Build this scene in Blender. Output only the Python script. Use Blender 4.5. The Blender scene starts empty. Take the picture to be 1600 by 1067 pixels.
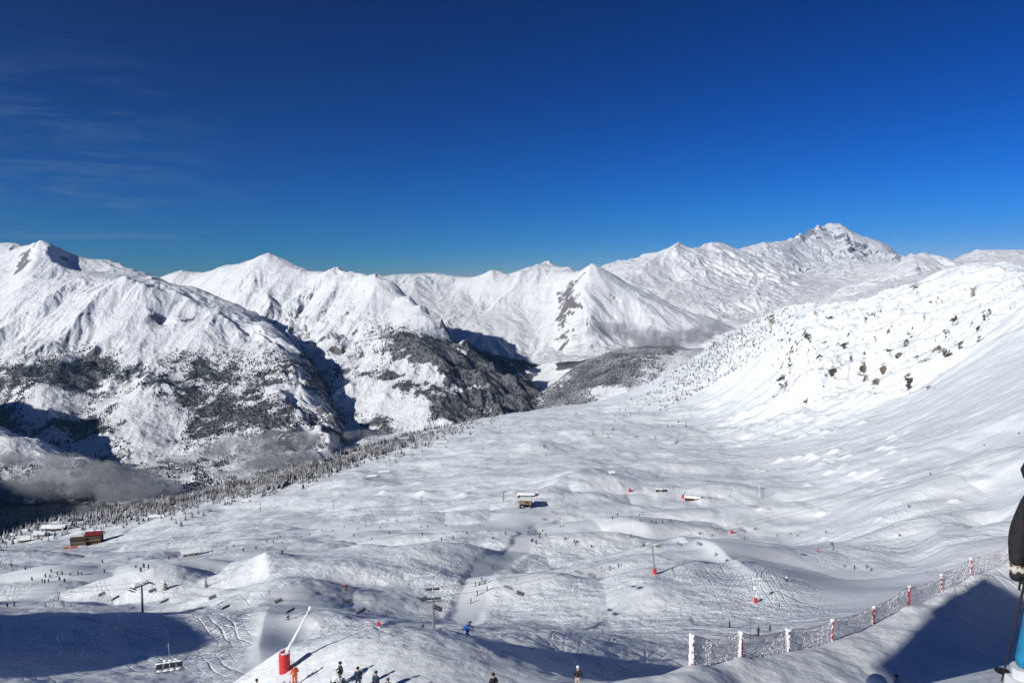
import bpy, bmesh, math, random, time
import numpy as np
from mathutils import Vector, Matrix, Euler
T0 = time.time()
sc = bpy.context.scene
COL = sc.collection
rad = math.radians

# ------------------------------------------------------------------ camera, light, exposure
FOC, CU, CV, HOR = 1155.0, 800.0, 533.5, 445.0        # all in the photo's 1600 x 1067 pixels
PITCH = math.atan((CV - HOR) / FOC)
cam = bpy.data.cameras.new('camera'); cam_o = bpy.data.objects.new('camera', cam); COL.objects.link(cam_o)
cam.sensor_width = 36; cam.lens = 36 * FOC / 1600; cam.clip_start = 0.2; cam.clip_end = 200000
cam_o.rotation_euler = (math.pi / 2 - PITCH, 0, 0)
sc.camera = cam_o
SUN_EL, SUN_AZ = rad(24), rad(50)                      # shadows fall 50 degrees right of the view direction
SUNV = Vector((-math.sin(SUN_AZ) * math.cos(SUN_EL), -math.cos(SUN_AZ) * math.cos(SUN_EL), math.sin(SUN_EL)))
sl = bpy.data.lights.new('sun', 'SUN'); sl.energy = 4.6; sl.angle = rad(0.53); sl.color = (1, 0.98, 0.925)
so = bpy.data.objects.new('sun', sl); COL.objects.link(so)
so.rotation_euler = SUNV.to_track_quat('Z', 'Y').to_euler(); so.location = (0, 0, 50)
w = bpy.data.worlds.new('World'); sc.world = w; w.use_nodes = True
wt = w.node_tree; bg = wt.nodes['Background']; bg.inputs['Strength'].default_value = 0.064
sky = wt.nodes.new('ShaderNodeTexSky'); sky.sky_type = 'NISHITA'; sky.sun_disc = False
sky.sun_elevation = SUN_EL; sky.sun_rotation = math.pi + SUN_AZ
sky.altitude = 2400; sky.air_density = 1.0; sky.dust_density = 0.15; sky.ozone_density = 1.6
sg = wt.nodes.new('ShaderNodeGamma'); sg.inputs[1].default_value = 1.35; wt.links.new(sky.outputs[0], sg.inputs[0])
SKY_SAT = wt.nodes.new('ShaderNodeMix'); SKY_SAT.data_type = 'RGBA'; SKY_SAT.blend_type = 'MULTIPLY'; SKY_SAT.inputs[0].default_value = 1
SKY_SAT.inputs[7].default_value = (0.30, 0.46, 0.68, 1)
wt.links.new(sg.outputs[0], SKY_SAT.inputs[6]); K = 0.075                                              # deepen the blue: each channel raised to its own power
sv = wt.nodes.new('ShaderNodeSeparateColor'); cv_ = wt.nodes.new('ShaderNodeCombineColor'); wt.links.new(SKY_SAT.outputs[2], sv.inputs[0])
for i_, (pw, am) in enumerate(((3.1, 5.2), (1.52, 0.81), (1.48, 0.87))):
    m1 = wt.nodes.new('ShaderNodeMath'); m1.operation = 'MULTIPLY'; m1.inputs[1].default_value = K
    m2 = wt.nodes.new('ShaderNodeMath'); m2.operation = 'POWER'; m2.inputs[1].default_value = pw
    m3 = wt.nodes.new('ShaderNodeMath'); m3.operation = 'MULTIPLY'; m3.inputs[1].default_value = am / K
    wt.links.new(sv.outputs[i_], m1.inputs[0]); wt.links.new(m1.outputs[0], m2.inputs[0]); wt.links.new(m2.outputs[0], m3.inputs[0]); wt.links.new(m3.outputs[0], cv_.inputs[i_])
# thin cirrus low on the left of the sky
tc_ = wt.nodes.new('ShaderNodeTexCoord'); mp_ = wt.nodes.new('ShaderNodeMapping'); mp_.inputs['Rotation'].default_value = (0, 0.25, 0.0); mp_.inputs['Scale'].default_value = (3.0, 3.0, 22.0)
nz_ = wt.nodes.new('ShaderNodeTexNoise'); nz_.inputs['Scale'].default_value = 1.6; nz_.inputs['Detail'].default_value = 8; nz_.inputs['Roughness'].default_value = 0.62; nz_.inputs['Distortion'].default_value = 1.2
wt.links.new(tc_.outputs['Generated'], mp_.inputs[0]); wt.links.new(mp_.outputs[0], nz_.inputs['Vector'])
mr_ = wt.nodes.new('ShaderNodeMapRange'); mr_.inputs[1].default_value = 0.46; mr_.inputs[2].default_value = 1.35; wt.links.new(nz_.outputs[0], mr_.inputs[0])
ds_ = wt.nodes.new('ShaderNodeVectorMath'); ds_.operation = 'DISTANCE'; ds_.inputs[1].default_value = (-0.50, 0.86, 0.08); wt.links.new(tc_.outputs['Generated'], ds_.inputs[0])
mk_ = wt.nodes.new('ShaderNodeMapRange'); mk_.interpolation_type = 'SMOOTHSTEP'; mk_.inputs[1].default_value = 0.24; mk_.inputs[2].default_value = 0.02; wt.links.new(ds_.outputs['Value'], mk_.inputs[0])
ml_ = wt.nodes.new('ShaderNodeMath'); ml_.operation = 'MULTIPLY'; wt.links.new(mr_.outputs[0], ml_.inputs[0]); wt.links.new(mk_.outputs[0], ml_.inputs[1])
ci_ = wt.nodes.new('ShaderNodeMix'); ci_.data_type = 'RGBA'; wt.links.new(ml_.outputs[0], ci_.inputs[0]); wt.links.new(cv_.outputs[0], ci_.inputs[6]); ci_.inputs[7].default_value = (2.6, 4.0, 5.6, 1)
wt.links.new(ci_.outputs[2], bg.inputs['Color'])
sc.view_settings.view_transform = 'Standard'; sc.view_settings.look = 'None'
sc.view_settings.exposure = 0.21; sc.view_settings.gamma = 1
sc.cycles.use_denoising = True; sc.cycles.max_bounces = 4; sc.cycles.diffuse_bounces = 2
sc.cycles.volume_bounces = 0; sc.cycles.transparent_max_bounces = 12
sc.cycles.use_light_tree = False

# ------------------------------------------------------------------ numeric helpers
def ray(u, v):
    """picture point -> (a, e): sideways and upward slope of the sight line"""
    u = np.asarray(u, float); v = np.asarray(v, float)
    p, q = (u - CU) / FOC, (CV - v) / FOC
    dy = math.cos(PITCH) + q * math.sin(PITCH); dz = -math.sin(PITCH) + q * math.cos(PITCH)
    return p / dy, dz / dy
def project(x, y, z):
    f = y * math.cos(PITCH) - z * math.sin(PITCH); up = y * math.sin(PITCH) + z * math.cos(PITCH)
    return CU + FOC * x / f, CV - FOC * up / f
def at(u, v, y):
    a, e = ray(u, v); return float(a * y), float(y), float(e * y)
def hash2(ix, iy, s=0):
    h = (ix.astype(np.int64) * 374761393 + iy.astype(np.int64) * 668265263 + s * 974634777) & 0xffffffff
    h = ((h ^ (h >> 13)) * 1274126177) & 0xffffffff
    h = (h ^ (h >> 16)) & 0xffffffff
    h = (h * 2246822519) & 0xffffffff
    return ((h ^ (h >> 15)) & 0xffffff).astype(np.float32) / 16777216.0
def vnoise(x, y, s=0):
    ix = np.floor(x); iy = np.floor(y); fx = (x - ix).astype(np.float32); fy = (y - iy).astype(np.float32)
    fx = fx * fx * fx * (fx * (fx * 6 - 15) + 10); fy = fy * fy * fy * (fy * (fy * 6 - 15) + 10)
    a = hash2(ix, iy, s); b = hash2(ix + 1, iy, s); c = hash2(ix, iy + 1, s); d = hash2(ix + 1, iy + 1, s)
    return (a + (b - a) * fx + (c - a) * fy + (a - b - c + d) * fx * fy) * 2 - 1
def fbm(x, y, o=4, s=0, g=0.5, l=2.03):
    r = 0; amp = 1.0; t = 0
    for i in range(o):
        r = r + amp * vnoise(x, y, s + i * 7); t += amp; amp *= g
        x, y = (x * 0.8 - y * 0.6) * l + 3.1, (x * 0.6 + y * 0.8) * l + 1.7
    return r / t
def ridged(x, y, o=4, s=0, g=0.5, l=2.03):
    r = 0; amp = 1.0; t = 0
    for i in range(o):
        r = r + amp * (1 - np.abs(vnoise(x, y, s + i * 7)) * 2); t += amp; amp *= g
        x, y = (x * 0.8 - y * 0.6) * l + 5.1, (x * 0.6 + y * 0.8) * l + 2.7
    return r / t
def sstep(a, b, x):
    t = np.clip((x - a) / (b - a), 0, 1); return t * t * (3 - 2 * t)
def erosion(x, y, gx, gy, octaves=5, cell=900.0, amp=60.0, gain=0.5, s=0, smin=0.15):
    """branching gullies that run down the slope (gx, gy): waves laid across the fall line in jittered cells"""
    H = np.zeros_like(x, dtype=np.float32); g_x = gx.astype(np.float32).copy(); g_y = gy.astype(np.float32).copy()
    for o in range(octaves):
        k = 1.0 / cell; px = (x * k).astype(np.float64); py = (y * k).astype(np.float64)
        ix = np.floor(px); iy = np.floor(py); fx = (px - ix).astype(np.float32); fy = (py - iy).astype(np.float32)
        L = np.sqrt(g_x**2 + g_y**2) + 1e-6
        dx, dy = -g_y / L, g_x / L
        va = np.zeros_like(H); vx = np.zeros_like(H); vy = np.zeros_like(H); wt_ = np.zeros_like(H)
        for i in (-1, 0, 1, 2):
            for j in (-1, 0, 1, 2):
                hx = hash2(ix + i, iy + j, s + o * 11); hy = hash2(ix + i, iy + j, s + 5 + o * 11)
                ax = fx - i - hx + 0.5; ay = fy - j - hy + 0.5
                ww = np.exp(-(ax * ax + ay * ay) * 2.2); m = (ax * dx + ay * dy) * 6.2832
                va += (0.45 * np.cos(m) + 0.55 * (1.27 - 2 * np.abs(np.sin(m * 0.5)))) * ww; sn = -np.sin(m) * ww; vx += sn * dx; vy += sn * dy; wt_ += ww
        va /= wt_; vx /= wt_; vy /= wt_
        mask = sstep(smin * 0.3, smin * 2.2, L)
        H += amp * va * mask
        g_x += vx * mask * amp * k * 6.28 * 0.8; g_y += vy * mask * amp * k * 6.28 * 0.8
        amp *= gain; cell *= 0.5
    return H
class RBF:
    def __init__(self, P, val, kind='lin', reg=1e-6, scale=1.0):
        self.P = np.asarray(P, float) / scale; self.kind = kind; self.sc = scale
        n = len(self.P); D = np.sqrt(((self.P[:, None] - self.P[None])**2).sum(-1))
        K = self.phi(D) + np.eye(n) * reg
        A = np.zeros((n + 3, n + 3)); A[:n, :n] = K; A[:n, n] = 1; A[:n, n + 1:] = self.P
        A[n, :n] = 1; A[n + 1:, :n] = self.P.T
        self.w = np.linalg.solve(A, np.concatenate([np.asarray(val, float), np.zeros(3)]))
    def phi(self, r):
        return -r if self.kind == 'lin' else np.where(r > 1e-9, r * r * np.log(np.maximum(r, 1e-9)), 0)
    def __call__(self, x, y):
        sh = x.shape; X = (x.ravel() / self.sc).astype(np.float32); Y = (y.ravel() / self.sc).astype(np.float32)
        out = np.empty(X.size, np.float32); n = len(self.P); w_ = self.w.astype(np.float32)
        p0 = self.P[:, 0].astype(np.float32); p1 = self.P[:, 1].astype(np.float32)
        for i in range(0, X.size, 20000):
            a = X[i:i + 20000, None] - p0; b = Y[i:i + 20000, None] - p1
            r2 = a * a + b * b
            if self.kind == 'lin': k = -np.sqrt(r2)
            else: k = 0.5 * r2 * np.log(np.maximum(r2, 1e-12))
            out[i:i + 20000] = k @ w_[:n] + w_[n] + X[i:i + 20000] * w_[n + 1] + Y[i:i + 20000] * w_[n + 2]
        return out.reshape(sh)

def tag(o, label=None, cat=None, group=None, kind=None):
    if label: o['label'] = label
    if cat: o['category'] = cat
    if group: o['group'] = group
    if kind: o['kind'] = kind
    return o
def grid_mesh(name, X, Y, Z, mat, attrs=None, parent=None):
    R, C_ = X.shape; me = bpy.data.meshes.new(name)
    co = np.stack([X, Y, Z], -1).astype(np.float32).reshape(-1)
    idx = np.arange(R * C_, dtype=np.int32).reshape(R, C_)
    q = np.stack([idx[:-1, :-1], idx[:-1, 1:], idx[1:, 1:], idx[1:, :-1]], -1).reshape(-1, 4)
    me.vertices.add(R * C_); me.vertices.foreach_set('co', co)
    me.loops.add(q.size); me.loops.foreach_set('vertex_index', q.reshape(-1))
    me.polygons.add(len(q)); me.polygons.foreach_set('loop_start', np.arange(0, q.size, 4, dtype=np.int32))
    try: me.polygons.foreach_set('loop_total', np.full(len(q), 4, np.int32))
    except Exception: pass
    me.polygons.foreach_set('use_smooth', np.ones(len(q), bool))
    me.update(calc_edges=True)
    for k, arr in (attrs or {}).items():
        at_ = me.attributes.new(k, 'FLOAT', 'POINT'); at_.data.foreach_set('value', arr.astype(np.float32).reshape(-1))
    me.materials.append(mat)
    o = bpy.data.objects.new(name, me); COL.objects.link(o)
    if parent: o.parent = parent
    return o
def world_grad(Z, A, Yv):
    """gradient of Z on a grid whose columns are a = x/y and rows are y"""
    da = np.gradient(Z, axis=1) / np.gradient(A, axis=1); dya = np.gradient(Z, axis=0) / np.gradient(Yv, axis=0)
    gx = da / Yv; gy = dya - A / Yv * da
    return gx, gy

# ------------------------------------------------------------------ materials
MATS = {}
def new_mat(name):
    m = bpy.data.materials.new(name); m.use_nodes = True
    return m, m.node_tree, m.node_tree.nodes['Principled BSDF']
def N(nt, t, **k):
    n = nt.nodes.new(t)
    for a, b in k.items():
        if a.startswith('i_'):
            key = a[2:].replace('_', ' ')
            n.inputs[int(key) if key.isdigit() else key].default_value = b
        else: setattr(n, a, b)
    return n
def plain(name, col, rough=0.6, metal=0.0, noise=0.0, nscale=8.0, bump=0.0):
    if name in MATS: return MATS[name]
    m, nt, b = new_mat(name); b.inputs['Roughness'].default_value = rough; b.inputs['Metallic'].default_value = metal
    b.inputs['Base Color'].default_value = (*col, 1)
    if noise or bump:
        tc = N(nt, 'ShaderNodeTexCoord'); nz = N(nt, 'ShaderNodeTexNoise', i_Scale=nscale, i_Detail=5.0)
        nt.links.new(tc.outputs['Object'], nz.inputs['Vector'])
        if noise:
            mr = N(nt, 'ShaderNodeMapRange', i_1=0.3, i_2=0.7, i_3=1 - noise, i_4=1 + noise)
            nt.links.new(nz.outputs[0], mr.inputs[0])
            hs = N(nt, 'ShaderNodeHueSaturation', i_Color=(*col, 1)); nt.links.new(mr.outputs[0], hs.inputs['Value'])
            nt.links.new(hs.outputs[0], b.inputs['Base Color'])
        if bump:
            bp = N(nt, 'ShaderNodeBump', i_Distance=bump, i_Strength=1.0); nt.links.new(nz.outputs[0], bp.inputs['Height'])
            nt.links.new(bp.outputs[0], b.inputs['Normal'])
    MATS[name] = m; return m

def mountain_mat(name, rock=(0.16, 0.15, 0.15), scale=1.0):
    """snow over rock; vertex attributes 'rock' and 'wood' say where rock and scrub break through"""
    m, nt, b = new_mat(name); L = nt.links.new
    b.inputs['Roughness'].default_value = 0.75; b.inputs['Specular IOR Level'].default_value = 0.2
    geo = N(nt, 'ShaderNodeNewGeometry')
    def noise(sc_, det=6.0, dim=0.6):
        n = N(nt, 'ShaderNodeTexNoise', i_Scale=sc_ * scale, i_Detail=det, i_Roughness=dim); L(geo.outputs['Position'], n.inputs['Vector']); return n
    ar = N(nt, 'ShaderNodeAttribute', attribute_name='rock'); aw = N(nt, 'ShaderNodeAttribute', attribute_name='wood')
    n1 = noise(0.012, 9.0, 0.7)
    ad = N(nt, 'ShaderNodeMath', operation='ADD'); L(ar.outputs['Fac'], ad.inputs[0]); L(n1.outputs[0], ad.inputs[1])
    th = N(nt, 'ShaderNodeMapRange', i_1=1.02, i_2=1.10); L(ad.outputs[0], th.inputs[0])
    n2 = noise(0.02, 8.0, 0.75)
    ad2 = N(nt, 'ShaderNodeMath', operation='ADD'); L(aw.outputs['Fac'], ad2.inputs[0]); L(n2.outputs[0], ad2.inputs[1])
    th2 = N(nt, 'ShaderNodeMapRange', i_1=1.02, i_2=1.12); L(ad2.outputs[0], th2.inputs[0])
    n3 = noise(0.05, 4.0)
    rc = N(nt, 'ShaderNodeMix', data_type='RGBA'); rc.inputs[6].default_value = (*[c * 0.6 for c in rock], 1); rc.inputs[7].default_value = (*[c * 1.5 for c in rock], 1)
    L(n3.outputs[0], rc.inputs[0])
    mx = N(nt, 'ShaderNodeMix', data_type='RGBA'); mx.inputs[6].default_value = (0.75, 0.765, 0.785, 1); L(th.outputs[0], mx.inputs[0]); L(rc.outputs[2], mx.inputs[7])
    mx2 = N(nt, 'ShaderNodeMix', data_type='RGBA'); L(mx.outputs[2], mx2.inputs[6]); mx2.inputs[7].default_value = (0.045, 0.048, 0.052, 1)
    ms = N(nt, 'ShaderNodeMath', operation='MULTIPLY', i_1=0.85); L(th2.outputs[0], ms.inputs[0]); L(ms.outputs[0], mx2.inputs[0])
    L(mx2.outputs[2], b.inputs['Base Color'])
    nb = noise(0.03, 8.0, 0.65)
    bp = N(nt, 'ShaderNodeBump', i_Distance=14.0 / scale, i_Strength=0.9); L(nb.outputs[0], bp.inputs['Height']); L(bp.outputs[0], b.inputs['Normal'])
    MATS[name] = m; return m

def slope_mat():
    """ski slope snow: moguls, crossing ski tracks, groomed lanes, wind texture, rock where the attribute asks for it"""
    m, nt, b = new_mat('slope_snow'); L = nt.links.new
    b.inputs['Roughness'].default_value = 0.7; b.inputs['Specular IOR Level'].default_value = 0.25
    geo = N(nt, 'ShaderNodeNewGeometry')
    def att(n): return N(nt, 'ShaderNodeAttribute', attribute_name=n).outputs['Fac']
    def mapped(rot, s):
        mp = N(nt, 'ShaderNodeMapping'); mp.inputs['Rotation'].default_value = (0, 0, rot); mp.inputs['Scale'].default_value = s
        L(geo.outputs['Position'], mp.inputs['Vector']); return mp.outputs[0]
    def noise(vec, sc_, det, dim=0.55, dist=0.0):
        n = N(nt, 'ShaderNodeTexNoise', i_Scale=sc_, i_Detail=det, i_Roughness=dim, i_Distortion=dist); L(vec, n.inputs['Vector']); return n.outputs[0]
    def math_(op, a, b_=None, c=None):
        n = N(nt, 'ShaderNodeMath', operation=op)
        for i, s in enumerate((a, b_, c)):
            if s is None: continue
            if isinstance(s, (int, float)): n.inputs[i].default_value = s
            else: L(s, n.inputs[i])
        return n.outputs[0]
    def tracks(rot, gap, wob, wid, seed):
        """long ski tracks: nearly parallel grooves that wander and cross, present only in patches"""
        v = mapped(rot, (1, 1, 0.3)); sx = N(nt, 'ShaderNodeSeparateXYZ'); L(v, sx.inputs[0])
        off = N(nt, 'ShaderNodeVectorMath', operation='ADD'); L(v, off.inputs[0]); off.inputs[1].default_value = (seed * 37.0, seed * 11.0, 0)
        mp = N(nt, 'ShaderNodeMapping'); mp.inputs['Scale'].default_value = (0.05, 0.016, 0.02); L(off.outputs[0], mp.inputs['Vector'])
        wv = noise(mp.outputs[0], 1.0, 2.0, 0.45)
        f = math_('ADD', math_('DIVIDE', sx.outputs[0], gap), math_('MULTIPLY', wv, wob))
        cell = math_('FLOOR', f); f = math_('ABSOLUTE', math_('SUBTRACT', math_('SUBTRACT', f, cell), 0.5))
        mr = N(nt, 'ShaderNodeMapRange', interpolation_type='SMOOTHSTEP', i_1=0.0, i_2=wid, i_3=1.0, i_4=0.0); L(f, mr.inputs[0])
        cv = N(nt, 'ShaderNodeCombineXYZ'); L(math_('MULTIPLY', cell, 7.31), cv.inputs[0]); L(math_('MULTIPLY', sx.outputs[1], 0.02), cv.inputs[1])
        pr = noise(cv.outputs[0], 1.0, 1.0); pm = N(nt, 'ShaderNodeMapRange', i_1=0.46, i_2=0.56); L(pr, pm.inputs[0])
        return math_('MULTIPLY', mr.outputs[0], pm.outputs[0])
    P = geo.outputs['Position']
    tr = att('track'); ro = att('rough')
    gs = [tracks(0.15, 1.9, 6.0, 0.2, 1), tracks(-0.55, 2.3, 8.0, 0.18, 2), tracks(0.8, 2.1, 8.0, 0.2, 3), tracks(-1.2, 2.8, 8.0, 0.16, 4), tracks(0.45, 1.5, 6.0, 0.25, 5)]
    gm = gs[0]
    for g_ in gs[1:]: gm = math_('MAXIMUM', gm, g_)
    h_tr = math_('MULTIPLY', math_('MULTIPLY', gm, tr), -0.11)
    mog = noise(P, 0.16, 3.0, 0.5, 0.6); mog2 = noise(P, 0.55, 4.0, 0.6, 0.8)
    h_m = math_('MULTIPLY', math_('ADD', math_('MULTIPLY', mog, 1.0), math_('MULTIPLY', mog2, 0.5)), ro)
    fine = math_('MULTIPLY', noise(P, 1.6, 6.0, 0.65), 0.10)
    h = math_('ADD', math_('ADD', h_tr, h_m), fine)
    bp = N(nt, 'ShaderNodeBump', i_Distance=1.0, i_Strength=1.0); L(h, bp.inputs['Height']); L(bp.outputs[0], b.inputs['Normal'])
    nr = noise(P, 0.09, 9.0, 0.72)
    th = N(nt, 'ShaderNodeMapRange', i_1=1.03, i_2=1.09); L(math_('ADD', att('rock'), nr), th.inputs[0])
    rc = N(nt, 'ShaderNodeValToRGB'); rc.color_ramp.elements[0].color = (0.06, 0.058, 0.055, 1); rc.color_ramp.elements[0].position = 0.5; rc.color_ramp.elements[1].color = (0.26, 0.20, 0.14, 1); rc.color_ramp.elements[1].position = 0.68
    L(noise(P, 0.03, 5.0), rc.inputs[0])
    tone = N(nt, 'ShaderNodeMapRange', i_1=0.35, i_2=0.65, i_3=0.80, i_4=0.88); L(noise(P, 0.02, 6.0), tone.inputs[0])
    cb = N(nt, 'ShaderNodeCombineColor'); L(math_('MULTIPLY', tone.outputs[0], 0.972), cb.inputs[0]); L(math_('MULTIPLY', tone.outputs[0], 1.015), cb.inputs[1]); L(math_('MULTIPLY', tone.outputs[0], 1.04), cb.inputs[2])
    mx = N(nt, 'ShaderNodeMix', data_type='RGBA'); L(th.outputs[0], mx.inputs[0]); L(cb.outputs[0], mx.inputs[6]); L(rc.outputs[0], mx.inputs[7])
    L(mx.outputs[2], b.inputs['Base Color'])
    return m

# ------------------------------------------------------------------ the ski slope, knoll and near bank (one sheet)
NP = [  # (u, v, distance): picture points with the distance each lies at
 # near bank on the right
 (1600,1085,6),(1400,1110,6),(1900,1070,6),(2400,1060,6),
 (1600,1160,3),(2300,1100,3),(1200,1300,3),(1200,1250,6),
 (1600,1040,10),(1500,1060,9.5),(1400,1090,9.5),(2000,1000,11),
 (1600,1080,20),(1450,1110,20),(1900,1000,24),(1600,1068,32),
 (1600,1050,58),(1500,1056,57),(1400,1066,56),(1250,1066,54),(1150,1072,52),(1000,1098,47),(1900,930,64),
 (1600,985,72),(1500,990,68),(1400,1000,65),(1300,1025,59),(1180,1045,55),(800,1130,44),
 (1600,920,82),(1540,930,79),(1460,960,73),
 (1000,1064,51),(1081,1037,54),(1157,1019,57),(1231,1001,61),(1300,985,65),(1365,965,71),(1420,945,76),(1470,922,81),(1516,897,85),(1578,876,90),(1680,850,98),(1900,800,120),
 (1040,1070,58),(1120,1050,63),(1231,1030,72),(1365,985,84),(1470,950,94),(1578,900,102),
 (1160,1035,85),(1300,1000,100),(1420,968,118),(1516,928,130),(1600,900,135),
 # knoll at the bottom middle
 (460,1067,60),(600,1067,54),(750,1067,54),(900,1068,57),(960,1066,62),(1010,1050,72),(1060,1040,85),
 (445,1049,63),(500,1031,69),(560,1014,75),(600,1002,80),(700,991,86),(770,986,92),(850,987,97),(930,992,102),(1000,998,108),(1080,1006,112),(1150,1000,125),(1250,985,135),
 (380,1085,72),(300,1110,75),(100,1130,75),
 (445,1062,80),(600,1018,98),(700,1006,106),(850,1004,122),(1000,1014,135),(1080,1016,140),
 # lower left gully and lit hollow
 (0,1067,110),(130,1067,112),(270,1067,112),(370,1067,108),(430,1058,104),(-300,1067,110),
 (0,1020,150),(130,1020,150),(300,1010,155),(400,1010,150),(430,1030,128),(470,1000,160),(540,1010,140),
 (-200,985,200),(0,972,205),(80,970,200),(165,970,196),(250,972,196),(330,968,200),(400,955,215),(420,925,250),
 (480,930,235),(530,960,195),(590,990,165),
 (0,985,235),(100,984,232),(222,985,228),(330,975,225),
 (-200,950,280),(0,950,275),(100,940,285),(222,968,262),(280,945,280),(350,938,275),
 # middle distance
 (640,985,170),(700,978,180),(850,975,185),(1000,985,175),(1081,988,170),(1160,985,175),(1231,970,185),(1300,950,200),(1400,925,215),(1500,885,240),(1600,862,260),(1700,850,270),
 (560,950,225),(640,940,240),(700,935,240),(800,940,235),(900,940,230),(1000,945,220),(1100,940,220),(1200,930,225),(1300,920,240),
 (0,905,350),(120,900,350),(220,910,330),(330,915,310),(360,922,300),(480,905,300),(600,900,300),(660,900,290),(760,895,300),(850,900,290),(940,900,280),(1035,897,280),(1130,890,285),(1250,885,290),(1350,880,300),(1450,870,320),(1550,850,340),
 (0,872,480),(150,872,520),(300,880,430),(420,880,380),(520,870,400),(620,868,370),(720,843,400),(790,850,380),(850,860,390),(960,860,370),(1100,855,370),(1200,852,380),(1300,850,390),(1380,840,360),(1480,832,330),(1600,798,340),
 (-150,862,780),(0,856,800),(60,850,800),(130,853,760),(220,850,640),(300,845,620),(400,845,520),(500,840,520),(600,835,500),(700,830,500),(800,825,500),(900,815,520),(1000,812,520),(1100,815,500),(1200,810,500),(1300,800,500),(1400,790,440),(1500,770,430),(1600,742,420),(1600,694,500),(1750,705,430),
 (200,818,900),(300,805,880),(407,800,800),(500,800,780),(600,790,760),(700,785,740),(800,785,640),(830,788,620),(900,780,640),(1000,775,640),(1100,770,640),(1200,778,610),(1300,760,590),(1400,735,550),(1500,700,580),(1600,655,580),
 (300,790,1000),(450,755,1050),(560,745,1000),(640,745,1000),(720,752,880),(800,760,780),(880,745,820),(940,735,860),(1000,745,820),(1100,745,800),(1180,740,780),(1260,725,760),(1350,700,740),(1450,665,720),(1550,620,710),(1650,560,740),
 (560,712,1350),(640,710,1250),(740,710,1150),(840,710,1100),(920,700,1150),(1000,705,1100),(1080,700,1080),(1180,700,1020),(1270,685,980),(1360,660,940),(1450,625,900),(1550,575,880),(1650,515,920),
 (620,692,1650),(720,682,1600),(820,675,1550),(920,672,1500),(1020,668,1400),(1100,668,1350),(1180,665,1250),(1240,655,1180),(1320,630,1140),(1400,595,1130),(1500,545,1090),(1600,490,1040),
 (760,656,2150),(840,648,2100),(920,640,2100),(1000,630,2000),(1080,630,1850),(1150,625,1700),(1220,600,1500),(1280,575,1400),(1340,560,1400),(1400,530,1390),(1480,500,1350),(1560,465,1300),(1640,440,1250),
 (1130,590,1950),(1200,560,1800),(1260,530,1720),(1320,510,1700),(1380,490,1680),(1450,465,1630),(1520,440,1570),(1600,425,1500),(1700,425,1420),
]
RAW = [(-40,8,-24),(-12,8,-18),(-3,8,-12),(-40,30,-30),(-15,20,-24),(-15,35,-29),(0,15,-16),(0,28,-24),(10,28,-20),(14,14,-9),(-2,4,-9),(-4,3,-10),(-60,50,-42),(-30,50,-38)]   # x, y, z
EDGE = [(-700,880,950),(-300,868,900),(-100,862,900),(0,850,900),(50,832,930),(100,820,960),(150,812,980),(200,800,1000),(250,788,1040),(300,778,1080),(350,766,1120),(400,757,1150),(440,745,1200),(480,733,1270),(520,722,1360),(560,708,1450),(600,695,1650),(650,680,1850),(700,668,2050),
 (750,656,2300),(800,647,2500),(850,640,2650),(900,632,2700),(950,622,2700),(1000,606,2650),(1030,590,2600),(1060,570,2550),(1100,548,2500),(1140,524,2450),(1180,500,2350),(1210,485,2250),(1250,478,2150),(1300,474,2080),(1350,470,2000),(1400,456,1920),(1440,438,1850),(1480,424,1800),(1510,414,1760),(1540,409,1720),(1570,412,1680),(1600,418,1620),(1700,440,1550),(1900,480,1500),(2400,520,1500)]
Q = np.array(NP + EDGE + [(u, v - 3, y * 0.9 + 20) if False else (u, v, y) for u, v, y in EDGE[:0]], float)
pa, pe = ray(Q[:, 0], Q[:, 1]); KA = 1.6; py = Q[:, 2]
for x_, y_, z_ in RAW: pa = np.append(pa, x_ / y_); pe = np.append(pe, z_ / y_); py = np.append(py, y_)
near_rbf = RBF(np.stack([pa * KA, np.log(py)], -1), pe, 'tps', reg=2e-4)
ea, ee = ray([p[0] for p in EDGE], [p[1] for p in EDGE]); ey = np.log([p[2] for p in EDGE])
Ac = np.concatenate([np.linspace(-1.7, -0.76, 50)[:-1], np.linspace(-0.76, 0.76, 1190), np.linspace(0.76, 1.7, 50)[1:]])
lys = np.concatenate([np.linspace(math.log(2.4), math.log(40), 170)[:-1], np.linspace(math.log(40), math.log(2900), 1130)[:-1], np.linspace(math.log(2900), math.log(5200), 40)])
# rough grid of the spline, then bilinear refinement
ga = np.linspace(-1.7, 1.7, 240); gl = np.linspace(lys[0], math.log(3000), 320)
GA, GL = np.meshgrid(ga, gl); GE = near_rbf(GA * KA, GL)
def cubic_w(t):
    return ((-t + 2 * t * t - t**3) / 2, (2 - 5 * t * t + 3 * t**3) / 2, (t + 4 * t * t - 3 * t**3) / 2, (-t * t + t**3) / 2)
def grid_sample(G, fi, fj):
    i = np.clip(np.floor(fi).astype(int), 1, G.shape[0] - 3); j = np.clip(np.floor(fj).astype(int), 1, G.shape[1] - 3)
    wi = cubic_w(np.clip(fi - i, 0, 1)); wj = cubic_w(np.clip(fj - j, 0, 1)); r = 0
    for k in range(4):
        for l in range(4): r = r + wi[k] * wj[l] * G[i + k - 1, j + l - 1]
    return r
def base_e(A, LY):
    return grid_sample(GE, (LY - gl[0]) / (gl[1] - gl[0]), (A - ga[0]) / (ga[1] - ga[0]))

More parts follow.
